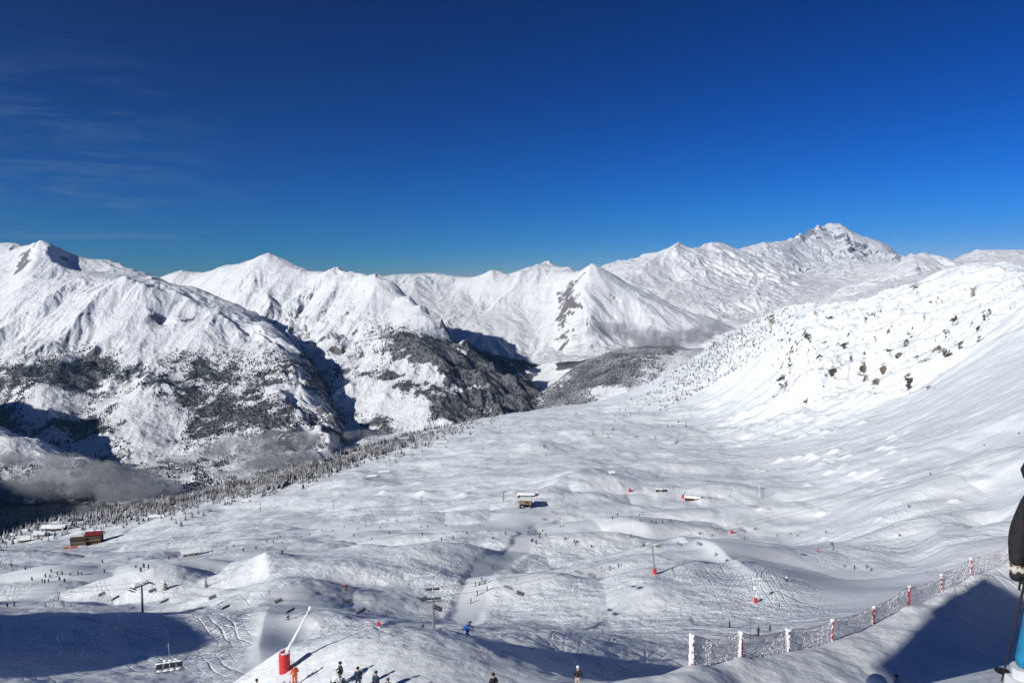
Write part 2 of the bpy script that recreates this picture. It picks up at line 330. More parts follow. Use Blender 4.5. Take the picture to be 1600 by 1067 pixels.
def smooth_line(P, k=5):
    P = [np.array(p[:2], float) for p in P]
    if len(P) < 3: return [tuple(p) for p in P]
    Q_ = [2 * P[0] - P[1]] + P + [2 * P[-1] - P[-2]]; out = []
    for i in range(1, len(Q_) - 2):
        a, b, c, d = Q_[i - 1:i + 3]
        for t in np.arange(k) / k: out.append(tuple(0.5 * (2 * b + (c - a) * t + (2 * a - 5 * b + 4 * c - d) * t * t + (3 * b - a - 3 * c + d) * t**3)))
    return out + [tuple(P[-1])]
def seg_dist(x, y, pts):
    """distance to a polyline and the parameter along it (0..1)"""
    best = np.full(x.shape, 1e9, np.float32); par = np.zeros(x.shape, np.float32); n = len(pts) - 1
    for k in range(n):
        x0, y0 = pts[k][:2]; x1, y1 = pts[k + 1][:2]; dx, dy = x1 - x0, y1 - y0; L2 = dx * dx + dy * dy + 1e-9
        t = np.clip(((x - x0) * dx + (y - y0) * dy) / L2, 0, 1)
        d = np.hypot(x - x0 - t * dx, y - y0 - t * dy); m = d < best
        best = np.where(m, d, best); par = np.where(m, (k + t) / n, par)
    return best, par

A, LY = np.meshgrid(Ac, lys); YY = np.exp(LY); XX = A * YY
E = base_e(A, np.minimum(LY, math.log(2950)))
Z = E * YY
yed = np.exp(np.interp(A, ea, ey)); ze = np.interp(A, ea, ee) * yed
over = YY - yed
Zb = base_e(A, np.log(np.minimum(yed, 2950))) * yed
drop = np.where(over > 0, Zb - (0.62 * over - 40 * (1 - np.exp(-over / 65.0))), Z)
Z = np.where(over > 0, drop, Z)
Z = np.maximum(Z, -1600)
ZBASE = Z.copy()
U_, V_ = project(XX, YY, Z)
def blob(u, v, su, sv, rot=0):
    """soft mask round a picture point, laid on the slope"""
    c, s = math.cos(rot), math.sin(rot); du = (U_ - u) * c + (V_ - v) * s; dv = -(U_ - u) * s + (V_ - v) * c
    return np.exp(-(du / su)**2 - (dv / sv)**2)
und = (5.0 * fbm(XX / 150, YY / 150, 3, 3) + (6.5 - 5.3 * sstep(380, 850, YY)) * (np.abs(vnoise(XX / 75 + 0.4 * vnoise(XX / 60, YY / 60, 8), YY / 60, 9)) + 0.4 * np.abs(vnoise(XX / 33, YY / 29, 10))) + 1.2 * fbm(XX / 40, YY / 40, 2, 12))
big = sstep(120, 260, YY) * (1 - 0.3 * sstep(1500, 3000, YY))
right = sstep(0.28, 0.62, A) * sstep(450, 800, YY)
Z = Z + big * und * (1 - 0.5 * right) * (0.5 + YY / 1000).clip(0, 1.7)
ZBASE = Z.copy(); U_, V_ = project(XX, YY, Z)
EB = ZBASE / YY
def base_pt(u, v, ymin=30.0):
    a, e = ray(u, v); jj = int(np.argmin(np.abs(Ac - float(a)))); col = EB[:, jj]
    ok = np.where((col >= float(e)) & (lys > math.log(ymin)))[0]; i = ok[0] if len(ok) else len(lys) - 1
    return float(a) * math.exp(lys[i]), math.exp(lys[i])
SX, SY = math.sin(SUN_AZ), math.cos(SUN_AZ)
def window(pts, R):
    xs = [p[0] for p in pts]; ys = [p[1] for p in pts]; y0, y1 = max(min(ys) - R, 2.5), max(ys) + R; x0, x1 = min(xs) - R, max(xs) + R
    i0, i1 = np.searchsorted(lys, math.log(y0)), np.searchsorted(lys, math.log(y1)); a0, a1 = min(x0 / y0, x0 / y1), max(x1 / y0, x1 / y1)
    j0, j1 = np.searchsorted(Ac, a0), np.searchsorted(Ac, a1); return (slice(i0, i1), slice(j0, j1))
def lip(poly, h, wl, wr, ymin=30.0):
    """a wind lip: the snow ramps up to the line from the left and falls away on its right"""
    pts = smooth_line([base_pt(u, v, ymin) for u, v in poly], 4); w_ = window(pts, 3.2 * max(wl, wr)); Xw, Yw = XX[w_], YY[w_]; d, t = seg_dist(Xw, Yw, pts)
    sd = np.zeros_like(Xw); n = len(pts) - 1; best = np.full(Xw.shape, 1e9)
    for k in range(n):
        x0, y0 = pts[k]; x1, y1 = pts[k + 1]; dx, dy = x1 - x0, y1 - y0
        tt = np.clip(((Xw - x0) * dx + (Yw - y0) * dy) / (dx * dx + dy * dy), 0, 1)
        dd = np.hypot(Xw - x0 - tt * dx, Yw - y0 - tt * dy); c = dx * (Yw - y0) - dy * (Xw - x0)
        m = dd < best - 1e-3; best = np.where(m, dd, best); sd = np.where(m, np.sign(c), sd)
    pr = np.where(sd > 0, np.exp(-(d / wl)**1.5), np.exp(-(d / wr)**1.5))
    Z[w_] += h * pr * np.sin(np.pi * np.clip(t, 0, 1))**0.8
def tilt(u, v, rx, ry, k, rot=0.0, ymin=30.0):
    """a mound tilted towards (k > 0) or away from (k < 0) the sun, radii in metres"""
    x0, y0 = base_pt(u, v, ymin); c, s_ = math.cos(rot), math.sin(rot); w_ = window([(x0, y0)], 3 * max(rx, ry)); X = XX[w_] - x0; Y = YY[w_] - y0
    dx = X * c + Y * s_; dy = -X * s_ + Y * c
    Z[w_] += k * (X * SX + Y * SY) * np.exp(-(dx / rx)**2 - (dy / ry)**2)
# groomed runs: lists of picture points with half widths in metres
RUNS = [([(885,822),(850,838),(815,855),(785,875),(755,895),(740,925),(722,950),(690,970),(640,985)], 6),
 ([(0,952),(40,935),(75,910),(100,895),(130,878),(145,870)], 7), ([(0,900),(150,898),(300,885),(420,873),(560,868)], 12),
 ([(150,875),(185,850),(215,825),(222,812)], 9), ([(455,935),(445,970),(440,1000),(440,1040)], 7), ([(440,800),(560,830),(700,828),(830,812),(880,820)], 16),
 ([(820,790),(850,805),(880,815),(960,820),(1080,815)], 7), ([(960,735),(990,765),(1010,790),(1090,800)], 9), ([(1420,930),(1300,905),(1180,880),(1080,845),(1020,830)], 22),
 ([(560,775),(700,750),(800,735),(900,715)], 20), ([(200,815),(220,830),(215,845)],8)]
run = np.zeros_like(XX)
for poly, hw in RUNS:
    pl = smooth_line([base_pt(u, v) for u, v in poly]); w_ = window(pl, hw * 2)
    d, t = seg_dist(XX[w_], YY[w_], pl); d = d + 1.2 * fbm(XX[w_] / 9, YY[w_] / 9, 2, 44); run[w_] = np.maximum(run[w_], 1 - sstep(hw * 0.6, hw * 1.25, d))
Z = Z + big * 1.1 * sstep(350, 700, YY) * fbm(XX / 24, YY / 24, 3, 15) * (1 - 0.8 * run)
Z = Z + 0.8 * sstep(40, 90, YY) * fbm(XX / 14, YY / 14, 3, 21) * (1 - 0.9 * run)
Z = Z + (0.05 + 0.16 * sstep(20, 60, YY)) * fbm(XX / 2.6, YY / 2.6, 3, 25) * (1 - 0.8 * run)
Z = Z - 0.05 * run * sstep(60, 150, YY)
# long descent tracks that streak the right-hand slope
stk = sstep(0.22, 0.45, A) * sstep(230, 420, YY) * (1 - sstep(900, 1300, YY)) + 0.5 * (1 - sstep(60, 110, YY)) * sstep(0.2, 0.4, A)
wx_ = XX * 0.995 + YY * 0.10 + 12 * fbm(XX / 90, YY / 90, 2, 71); wy_ = YY * 0.995 - XX * 0.10 + 10 * fbm(XX / 120, YY / 70, 2, 73)
Z = Z + stk * (0.9 * fbm(wx_ / 150, wy_ / 14, 3, 75) + 0.45 * fbm(wx_ / 80, wy_ / 6, 2, 77)) * (0.3 + 0.7 * sstep(-0.3, 0.3, fbm(XX / 160, YY / 160, 2, 79))) * np.clip(YY / 400, 0.12, 1.4)
for args in [([(392,878),(412,888),(424,902)], 3, 9, 4), ([(1010,826),(1070,850),(1130,878),(1180,915),(1222,952)], 3.5, 16, 4), ([(425,945),(407,1000),(410,1040)], 1.5, 6, 2.5),
             ([(1030,742),(960,738),(900,755),(850,785)], 9, 35, 25), ([(940,822),(1000,820),(1030,832)], 5, 25, 12), ([(1400,835),(1460,855),(1500,880)], 5, 25, 8),
             ]:
    lip(*args)
for args in [(670,880,45,22,-0.16), (560,945,38,22,-0.15), (940,845,45,25,-0.12), (100,925,60,22,0.2), (330,900,50,20,0.09), (560,905,40,14,0.2), (900,945,45,30,0.2), (1000,900,30,18,0.15),
             (860,740,110,60,-0.12), (1200,735,160,80,-0.12), (1130,770,70,30,0.2), (700,800,90,40,0.15), (450,835,90,40,0.12), (1350,800,120,40,0.14), (1500,700,120,80,0.10),
             (1180,615,120,120,0.15), (1350,660,100,60,-0.1), (620,755,120,60,-0.06), (780,690,200,120,0.12), (1440,855,60,30,-0.15), (200,880,60,30,0.1), (500,985,30,22,0.12)]:
    tilt(*args)
# smooth wind-rounded domes: picture point of the foot, half width and depth in metres, height
dome = np.zeros_like(Z)
for u, v, rx, ry, h, rot in [(705,880,27,20,7,0.15),(585,945,19,15,5,0.1),(318,942,12,8,3,0),(935,852,32,18,5,-0.1),(350,897,14,9,3,0.1),(590,860,16,8,2.5,0),(935,765,50,40,9,0),(1090,735,70,40,8,-0.2),
                             (60,905,25,14,4,0),(230,905,22,12,3,0),(500,975,10,8,2,0),(1060,905,22,14,3,0.5),(1240,800,60,25,5,0),(820,705,60,50,8,0.3),(640,815,60,22,4,0.1),(1430,850,40,16,-4,0.1),(860,915,20,14,3,0.4),(1000,955,18,12,2.5,0)]:
    x0, y0 = base_pt(u, v); w_ = window([(x0, y0)], 3 * max(rx, ry)); c, s_ = math.cos(rot), math.sin(rot); X = XX[w_] - x0; Y = YY[w_] - y0 - ry * 0.5
    dx = (X * c + Y * s_) / rx; dy = (-X * s_ + Y * c) / ry; r3 = np.hypot(np.where(dx > 0, dx * 1.25, dx * 0.9), dy); m_ = np.exp(-r3**2.6)
    Z[w_] += h * m_; dome[w_] = np.maximum(dome[w_], m_)
tilt(850, 1030, 23, 13, -0.23, 0, 40); tilt(740, 1020, 15, 10, -0.13, 0, 40)
# kickers of the snow park
for u, v, h, r_ in [(600,772,4,9),(662,777,5,11),(725,778,4.5,11),(655,757,4,11),(606,762,3,9),(742,770,3,8),(540,771,2.5,9),(1184,737,4,6),(1095,775,3,9),(800,776,3,10),(540,752,2,8),(690,728,2.5,9)]:
    x0, y0 = base_pt(u, v); w_ = window([(x0, y0)], 3 * r_); Z[w_] += h * np.exp(-(np.hypot(XX[w_] - x0, YY[w_] - y0) / r_)**1.4)
# snow-capped boulders scattered in the upper bowl
rb = np.random.default_rng(8)
for k in range(85):
    u, v = (rb.uniform(1180, 1420), rb.uniform(655, 745)) if k < 70 else (rb.uniform(1040, 1560), rb.uniform(640, 860))
    x0, y0 = base_pt(u, v); r_ = rb.uniform(2, 5.5) * y0 / 900; w_ = window([(x0, y0)], 3 * r_); Z[w_] += r_ * 0.7 * np.exp(-(np.hypot((XX[w_] - x0) / 1.5, YY[w_] - y0) / r_)**3)
# a shoulder left of the frame that throws the long morning shade over the lower left
Z = Z + 39 * np.exp(-(seg_dist(XX, YY, [(-122, 34), (-136, 52), (-168, 96), (-204, 142)])[0] / 27)**2)
# crags on the right-hand face
face = sstep(900, 1200, YY) * np.clip(blob(1430, 530, 170, 95, -0.15) * 1.5 + blob(1290, 560, 160, 80, -0.5) * 1.1 + blob(1580, 500, 70, 70) , 0, 1.3)
crag = ridged(XX / 120, YY / 120 + Z / 200, 5, 31, 0.55)
Z = Z + face * (crag * 6 + 7 * fbm(XX / 45, YY / 45, 5, 37, 0.62) + 3.2 * fbm(XX / 16, YY / 16, 4, 39, 0.65))
gx, gy = world_grad(ZBASE, A, YY)
Z = Z + face * erosion(XX, YY, gx, gy, 5, 210.0, 16.0, 0.55, 333)
gx, gy = world_grad(Z, A, YY)
steep = np.hypot(gx, gy)
rock = np.where(over < 30, np.clip(face, 0, 1) * 0.54 * sstep(0.7, 1.3, steep), 0.0)
for u, v, su, sv in [(1398,552,15,9),(1380,572,8,8),(1480,520,8,10),(1530,525,8,10),(1470,560,28,7),(1440,575,14,6),(1350,578,10,8),(1368,610,12,16),(1222,597,14,10),(1212,620,7,12),(1240,550,9,5),(1425,455,12,5),(1205,500,9,10),(1500,545,14,7),(1415,535,9,8),(1320,545,9,8),(1300,590,8,7),(1540,500,9,8),(1260,530,9,6),(1430,518,16,4),(1237,470,8,5),
                     (1490,500,10,9),(1420,600,9,8),(1520,465,8,8),(495,901,16,4),(1280,560,8,5),(1300,505,10,5),(1455,600,12,6)]:
    rock = np.maximum(rock, (YY > 250) * (over < 30) * 0.80 * blob(u, v, su * 1.5, sv * 1.5) * (0.8 + 0.35 * fbm(XX / 9, (YY + Z) / 9, 3, 91)))
track = (1 - dome) * sstep(60, 110, YY) * (1 - sstep(500, 1200, YY)) * sstep(-0.15, 0.3, fbm(XX / 80, YY / 80, 3, 51)) * (1 - run)
for u, v, su, sv, k in [(375,1015,75,50,1.6),(560,1005,55,28,1.6),(80,1025,160,50,1.0),(250,990,90,30,1.0),(880,900,90,30,0.9),(700,918,70,16,1.2),(1180,900,110,50,0.8),(480,900,70,20,0.9),(150,930,120,20,1.0),(1330,900,120,40,0.6),(620,870,60,14,0.8)]:
    track = track + k * blob(u, v, su, sv) * (YY > 60) * (YY < 700) * (1 - run)
rough = (1 - 0.95 * dome) * (0.06 + 0.94 * sstep(-0.1, 0.35, fbm(XX / 95, YY / 95, 4, 61))) * sstep(30, 70, YY) * (1 - 0.9 * run)
SLOPE_MAT = slope_mat()
slope = tag(grid_mesh('snow_slope', XX, YY, Z, SLOPE_MAT, {'rock': rock, 'track': track, 'rough': rough}),
            'wide white ski bowl with tracked pistes below the near bank', 'snow slope', kind='structure')
NEARZ = Z
print('near', round(time.time() - T0, 1))

def ground_z(x, y):
    a = x / y; l = math.log(y)
    j = np.interp(a, Ac, np.arange(len(Ac))); i = np.interp(l, lys, np.arange(len(lys)))
    i0, j0 = min(int(i), len(lys) - 2), min(int(j), len(Ac) - 2); fi, fj = i - i0, j - j0
    return float(NEARZ[i0, j0] * (1 - fi) * (1 - fj) + NEARZ[i0 + 1, j0] * fi * (1 - fj) + NEARZ[i0, j0 + 1] * (1 - fi) * fj + NEARZ[i0 + 1, j0 + 1] * fi * fj)
EANG = NEARZ / YY
def hit(u, v, ymin=30.0):
    """first point of the slope seen at a picture point"""
    a, e = ray(u, v); a = float(a); e = float(e)
    j = np.interp(a, Ac, np.arange(len(Ac))); j0 = min(int(j), len(Ac) - 2); f = j - j0
    col = EANG[:, j0] * (1 - f) + EANG[:, j0 + 1] * f
    ok = np.where((col >= e) & (lys > math.log(ymin)))[0]
    if len(ok) == 0: return None
    i = ok[0]
    if i == 0: y = math.exp(lys[0])
    else:
        c0, c1 = col[i - 1], col[i]; t = 1.0 if c1 <= c0 else min(1, max(0, (e - c0) / (c1 - c0)))
        y = math.exp(lys[i - 1] + t * (lys[i] - lys[i - 1]))
    return Vector((a * y, y, ground_z(a * y, y)))

# ------------------------------------------------------------------ the mountains
MTN = mountain_mat('mountain_snow'); FAR = mountain_mat('far_rock_and_ice', rock=(0.20, 0.20, 0.22), scale=0.45)
WOODS = []
def densify(poly, step):
    out = []
    for (p, q) in zip(poly[:-1], poly[1:]):
        p = np.array(p, float); q = np.array(q, float); n = max(1, int(np.linalg.norm(q - p) / step))
        out += [p + (q - p) * k / n for k in range(n)]
    out.append(np.array(poly[-1], float)); return out
def massif(name, label, u0, u1, y0, y1, rows, lines, back, valley, mat, step=350, er=(5, 1100, 75, 0.5), wood=None, rockk=1.0, seed=0, cols=None, plus=None, dmp=0.55, base=-1900):
    pts = []
    for ln in lines: pts += densify([at(u, v, y * 1000) for u, v, y in ln], step)
    for ln in back:
        for u, v, y in ln[::2]:
            x, yy, z = at(u, v, y * 1000); k = 1 + 1300 / yy
            pts.append(np.array((x * k, yy * k, z - 750)))
    for u, z, y in valley:
        a, _ = ray(u, HOR); pts.append(np.array((float(a) * y * 1000, y * 1000, z * 1000)))
    pts = np.array(pts)
    keep = [0]
    for i in range(1, len(pts)):
        if np.min(np.hypot(*(pts[keep, :2] - pts[i, :2]).T)) > 60: keep.append(i)
    pts = pts[keep]
    f = RBF(pts[:, :2], pts[:, 2], 'lin', reg=0.0, scale=1000.0)
    a0, a1 = float(ray(u0, HOR)[0]), float(ray(u1, HOR)[0]); cols = cols or int((u1 - u0) * 0.64 * 1.1)
    Av, Lv = np.meshgrid(np.linspace(a0, a1, cols), np.linspace(math.log(y0 * 1000), math.log(y1 * 1000), rows))
    Yv = np.exp(Lv); Xv = Av * Yv
    Zv = f(Xv, Yv).astype(np.float64)
    gx, gy = world_grad(Zv, Av, Yv)
    for _ in range(2):
        gx = (gx + np.roll(gx, 1, 0) + np.roll(gx, -1, 0) + np.roll(gx, 1, 1) + np.roll(gx, -1, 1)) / 5
        gy = (gy + np.roll(gy, 1, 0) + np.roll(gy, -1, 0) + np.roll(gy, 1, 1) + np.roll(gy, -1, 1)) / 5
    wx = 160 * fbm(Xv / 900, Yv / 900, 3, seed + 2); wy = 160 * fbm(Xv / 900, Yv / 900, 3, seed + 4)
    o, cell, amp, gain = er
    ero = erosion(Xv + wx, Yv + wy, gx, gy, o, cell, amp, gain, seed)
    ero = ero * (0.45 + 0.9 * sstep(-0.35, 0.35, fbm(Xv / 1500, Yv / 1500, 3, seed + 90)))
    crest = np.full(Xv.shape, 1e9, np.float32)
    for ln in back: crest = np.minimum(crest, seg_dist(Xv, Yv, [at(u, v, y * 1000) for u, v, y in ln])[0])
    Zv = Zv + 0.22 * amp * ridged(Xv / 260, Yv / 260, 4, seed + 60, 0.6)
    damp = dmp + (1 - dmp) * sstep(0, cell * 0.9, crest)
    Zv = Zv + damp * (ero * 0.9 + 0.4 * amp * fbm(Xv / 420, Yv / 420, 6, seed + 8, 0.6))
    if plus is not None: Zv = Zv + plus(Xv, Yv, Zv)
    Zv = np.maximum(Zv, base + 20 * fbm(Xv / 300, Yv / 300, 4, 5))
    gx, gy = world_grad(Zv, Av, Yv); st = np.hypot(gx, gy)
    Uv, Vv = project(Xv, Yv, Zv)
    rk = rockk * (0.62 * sstep(0.75, 1.5, st) + 0.22 * sstep(0.2, 0.6, ridged(Xv / 400, Zv / 250, 3, seed + 30)) * sstep(0.5, 0.9, st))
    wd = np.zeros_like(Zv) if wood is None else wood(Uv, Vv, Xv, Yv, Zv, st)
    ob = tag(grid_mesh(name, Xv, Yv, Zv, mat, {'rock': rk, 'wood': wd}), label, 'mountain', kind='structure')
    if wood is not None: WOODS.append((Xv, Yv, Zv, wd, Av, Uv, Vv))
    return ob
def bell(U, V, u, v, su, sv, rot=0):
    c, s = math.cos(rot), math.sin(rot); du = (U - u) * c + (V - v) * s; dv = -(U - u) * s + (V - v) * c
    return np.exp(-(du / su)**2 - (dv / sv)**2)

# left massif
sk1 = [(-250,430,12),(-150,410,12.5),(-40,394,13),(0,380,13.5),(18,373,13.6),(34,383,13.2),(45,386,12.4),(61,376,11.5),(74,388,11.3),(90,402,11.2),(105,411,11.4),(150,411,12),(180,408,12),(205,420,11.5),(240,433,11),(262,441,10.8)]
ln1 = [sk1, [(262,441,10.8),(300,458,10.2),(345,488,9.5),(400,525,8.8),(440,558,8.3),(480,600,7.8),(505,640,7.3),(515,675,6.8),(510,710,6.4)],
 [(60,378,11.5),(30,425,10.7),(0,465,10.1),(-40,520,9.2)], [(60,378,11.5),(105,430,10.6),(170,440,10),(210,440,9.8),(250,455,9.7),(300,470,9.6)],
 [(0,470,9.9),(60,470,9.6),(120,470,9.5),(200,480,9.3),(280,500,9.1),(340,525,8.8)],
 [(0,520,9.0),(80,530,8.8),(140,520,8.8),(220,540,8.6),(300,560,8.4),(380,580,8.1)],
 [(200,480,9.3),(150,545,8.5),(90,565,8.2),(60,600,7.6),(75,640,7.1),(85,665,6.8)],
 [(220,540,8.6),(215,600,7.8),(190,640,7.3),(170,675,6.8),(200,710,6.4),(240,735,6.0)],
 [(300,560,8.4),(290,610,7.7),(295,650,7.2),(310,690,6.7)], [(380,580,8.1),(400,630,7.4),(400,670,6.9),(390,700,6.5)],
 [(345,488,9.5),(300,500,9.3),(250,510,9.2)],
 # gullies
 [(36,394,12.4),(12,402,12.2),(-30,412,12.0)], [(116,424,11.2),(150,424,11.3),(190,426,11.2),(225,438,10.9)], [(61,376,11.5),(58,400,11.0),(50,430,10.4)], [(80,410,11.0),(84,435,10.5)], [(28,405,11.5),(24,435,10.9)],
 [(150,575,8.4),(160,600,7.9),(130,630,7.5),(110,660,7.2),(150,700,6.6),(200,745,6.1)],
 [(255,590,8.0),(262,640,7.3),(285,690,6.8),(320,715,6.4)],
 [(345,600,7.9),(350,650,7.2),(355,700,6.6)], [(450,620,7.4),(455,670,6.9),(455,700,6.5)],
 [(0,545,8.6),(40,575,8.1),(20,610,7.7),(30,640,7.3),(60,680,6.9),(140,715,6.45)],
 # low lit spur at the far left
 [(-600,470,6.0),(-400,510,6.1),(-200,565,6.1),(-80,615,6.0),(0,668,5.9),(60,685,5.8),(130,715,5.6),(190,745,5.5),(235,775,5.4)],
 [(-400,640,7.4),(-100,690,6.6),(0,690,6.5),(80,712,6.3),(150,742,6.05)],
 [(400,490,10.0),(430,512,9.5),(470,545,8.9),(492,580,8.3),(500,620,7.8),(520,655,7.2),(530,700,6.6)], [(330,462,10.9),(400,490,10.0)]]
def wood1(U, V, X, Y, Z_, st):
    n = fbm(X / 420, Y / 420 + Z_ / 300, 4, 77); n2 = fbm(X / 130, Y / 130, 3, 78)
    low = sstep(-550, -950, Z_)
    m = low * (0.44 + 0.5 * n + 0.3 * n2) + 0.55 * bell(U, V, 60, 600, 120, 45) * (n + 0.5) + 0.3 * bell(U, V, 340, 630, 90, 50)
    m -= 0.5 * bell(U, V, 230, 655, 50, 70) + 0.4 * bell(U, V, 40, 700, 70, 30) + 0.4 * bell(U, V, 60, 640, 20, 30)
    return np.clip(m, -0.3, 0.75)
massif('mountain', 'broad snowy mountain on the left with wooded lower slopes', -620, 600, 5.0, 13.4, 600, ln1, [sk1],
  [(-300,-1.5,5.0),(0,-1.5,5.0),(200,-1.5,5.0),(400,-1.5,5.2),(550,-1.5,5.4),(300,-1.5,5.7),(450,-1.5,6.0),(700,-1.8,6.0),(600,-1.9,6.6),(570,-1.9,7.3),(555,-1.8,8.2),(530,-1.6,9.0),(505,-1.35,9.8),(460,-1.1,10.6),(410,-0.9,11.5),(620,-1.8,8),(620,-1.6,11),(360,-0.8,12.2),(420,-1.0,12.8),(560,-1.6,10),(620,-1.6,13)], MTN, wood=wood1, seed=100, er=(6, 1000, 58, 0.52), rockk=1.3)
# middle massif
sk2 = [(200,460,13.5),(255,432,13.5),(285,421,13.5),(305,426,13.2),(330,425,13.2),(360,415,13),(395,408,12.8),(418,396,12.5),(430,400,12.4),(450,409,12.4),(475,420,12.2),(500,425,12),(527,417,11.8),(545,427,11.8),(572,430,11.6),(590,426,11.3)]
cr2 = [(590,426,11.3),(612,438,11.0),(640,462,10.6),(690,500,10.0),(730,532,9.5),(770,565,9.0),(810,590,8.6),(840,620,8.3),(855,650,8.0),(850,700,7.6)]
ln2 = [sk2, cr2,
 [(418,396,12.5),(405,435,11.8),(415,470,11.1),(430,500,10.5),(470,540,9.7),(500,580,9.0),(520,620,8.3),(530,670,7.7)],
 [(527,417,11.8),(515,460,11.0),(505,500,10.3),(515,550,9.4)],
 [(590,426,11.3),(582,460,10.7),(570,500,10.1),(560,540,9.5),(580,580,8.8)],
 [(640,462,10.6),(640,500,10.0),(660,530,9.5)],
 [(560,560,9.2),(600,532,9.3),(640,528,9.2),(670,545,9.0),(710,575,8.6),(750,605,8.2),(800,640,7.8),(830,665,7.5)],
 [(540,600,8.6),(600,590,8.5),(640,610,8.1),(690,640,7.7),(740,670,7.3)],
 [(560,640,8.0),(620,650,7.7),(660,690,7.2)],
 # gullies
 [(672,505,10.6),(700,535,10.25),(738,572,9.95),(790,606,9.5),(835,638,9.1)],
 [(475,450,11.6),(465,500,10.6),(490,545,9.8)], [(552,450,11.1),(545,500,10.3),(535,560,9.5)], [(612,480,10.5),(612,510,10.0),(600,525,9.7)],
 [(690,525,9.8),(700,548,9.4),(740,580,8.9),(790,615,8.4),(830,645,8.0)],
 [(600,560,9.0),(650,575,8.7),(700,610,8.2),(750,640,7.8),(790,670,7.4)],
 [(760,560,10.9),(800,585,10.4),(835,615,9.9),(862,650,9.3)]]
def wood2(U, V, X, Y, Z_, st):
    n = fbm(X / 350, Y / 350 + Z_ / 300, 4, 87); n2 = fbm(X / 120, Y / 120, 3, 88)
    low = sstep(-500, -950, Z_)
    m = low * (0.43 + 0.5 * n + 0.35 * n2)
    m += 0.75 * bell(U, V, 670, 550, 100, 22, 0.45) + 0.7 * bell(U, V, 780, 600, 90, 40, 0.6) + 0.55 * bell(U, V, 720, 640, 120, 22, 0.5) + 0.4 * n2 * bell(U, V, 700, 600, 130, 50)
    m -= 0.7 * bell(U, V, 640, 578, 40, 14, 0.3) + 0.5 * bell(U, V, 690, 597, 30, 14, 0.5) + 0.5 * bell(U, V, 730, 562, 22, 10, 0.6) + 0.5 * bell(U, V, 560, 620, 60, 20) + 0.4*bell(U,V,640,650,50,14,.4)
    return np.clip(m, -0.3, 0.8)
massif('mountain', 'triangular snowy peaks left of centre above dark pine woods', 180, 900, 6.4, 14.6, 560, ln2, [sk2, cr2[:6]],
  [(500,-1.6,6.2),(650,-1.6,6.2),(800,-1.6,6.6),(900,-1.8,7.5),(900,-1.8,8.8),(910,-1.75,9.8),(900,-1.6,10.8),(860,-1.4,11.6),(820,-1.2,12.2),(760,-1.0,13.0),(960,-1.8,13),(700,-0.9,14),(200,-1.9,6.3),(350,-1.9,6.3),(450,-1.85,6.6),(200,-1.7,9),(350,-1.5,9.5),(430,-1.8,7.6),(300,-1.8,8),(200,-1.2,11.5)], MTN, wood=wood2, seed=200, er=(6, 1000, 66, 0.52), rockk=1.3)
# back range in the middle
sk3 = [(560,445,17),(600,436,17),(622,431,17),(655,430,17),(680,428,17),(720,433,16.6),(750,431,16.2),(770,422,15.8),(790,431,16),(805,429,17),(825,420,17.5),(852,408,18),(870,417,18),(888,428,17.5),(903,424,14.8),(925,412,14),(945,425,13.8),(970,436,14),(1010,455,13.6),(1060,480,13.2),(1110,498,13),(1150,515,12.5)]
ln3 = [sk3, [(925,412,14),(912,450,13.2),(905,490,12.6),(890,530,11.9),(880,570,11.0),(875,600,10.2)],
 [(945,425,13.8),(985,470,13.0),(1015,510,12.3),(1050,535,11.6),(1080,548,11.0)], [(970,436,14),(1040,480,12.9),(1100,515,12.2)],
 [(770,422,15.8),(790,455,15),(820,490,14),(850,530,12.8),(865,570,11.6)], [(700,440,16),(760,480,14.5),(800,505,13.5),(830,540,12.5)],
 [(870,450,14.6),(868,490,13.6),(866,530,12.6),(866,560,11.9)], [(960,470,13.1),(960,520,12.2),(975,545,11.3)],
 [(1050,542,9.6),(1000,546,9.2),(950,550,8.8),(905,570,8.5),(880,600,8.2),(862,640,7.9)],
 [(1020,540,10.6),(960,556,10.2),(915,580,9.7),(880,610,9.2)],
 [(1000,600,7.6),(940,620,7.5),(900,640,7.4)]]
def wood3(U, V, X, Y, Z_, st):
    n = fbm(X / 300, Y / 300, 4, 97)
    front = sstep(9900, 9300, Y)
    return np.clip(front * (0.85 * bell(U, V, 950, 580, 85, 34) + 0.7 * bell(U, V, 880, 625, 60, 30, -0.3) + 0.25 * n - 0.5 * bell(U, V, 955, 612, 40, 9)) + 0.3 * n * bell(U, V, 830, 560, 40, 60) + 0.55 * bell(U, V, 1010, 548, 60, 7), -0.3, 0.85)
massif('mountain', 'pointed white mountain in the middle above a frosted wooded knoll', 560, 1190, 7.0, 18.8, 560, ln3, [sk3],
  [(820,-1.7,7.0),(900,-1.6,6.9),(1050,-1.2,6.9),(1200,-0.9,7.5),(830,-1.6,9.5),(800,-1.5,10.3),(740,-1.2,11.5),(1100,-0.9,9.6),(1200,-0.8,12),(560,-0.8,13)], MTN, wood=wood3, seed=300, er=(6, 1100, 52, 0.52), rockk=1.2)
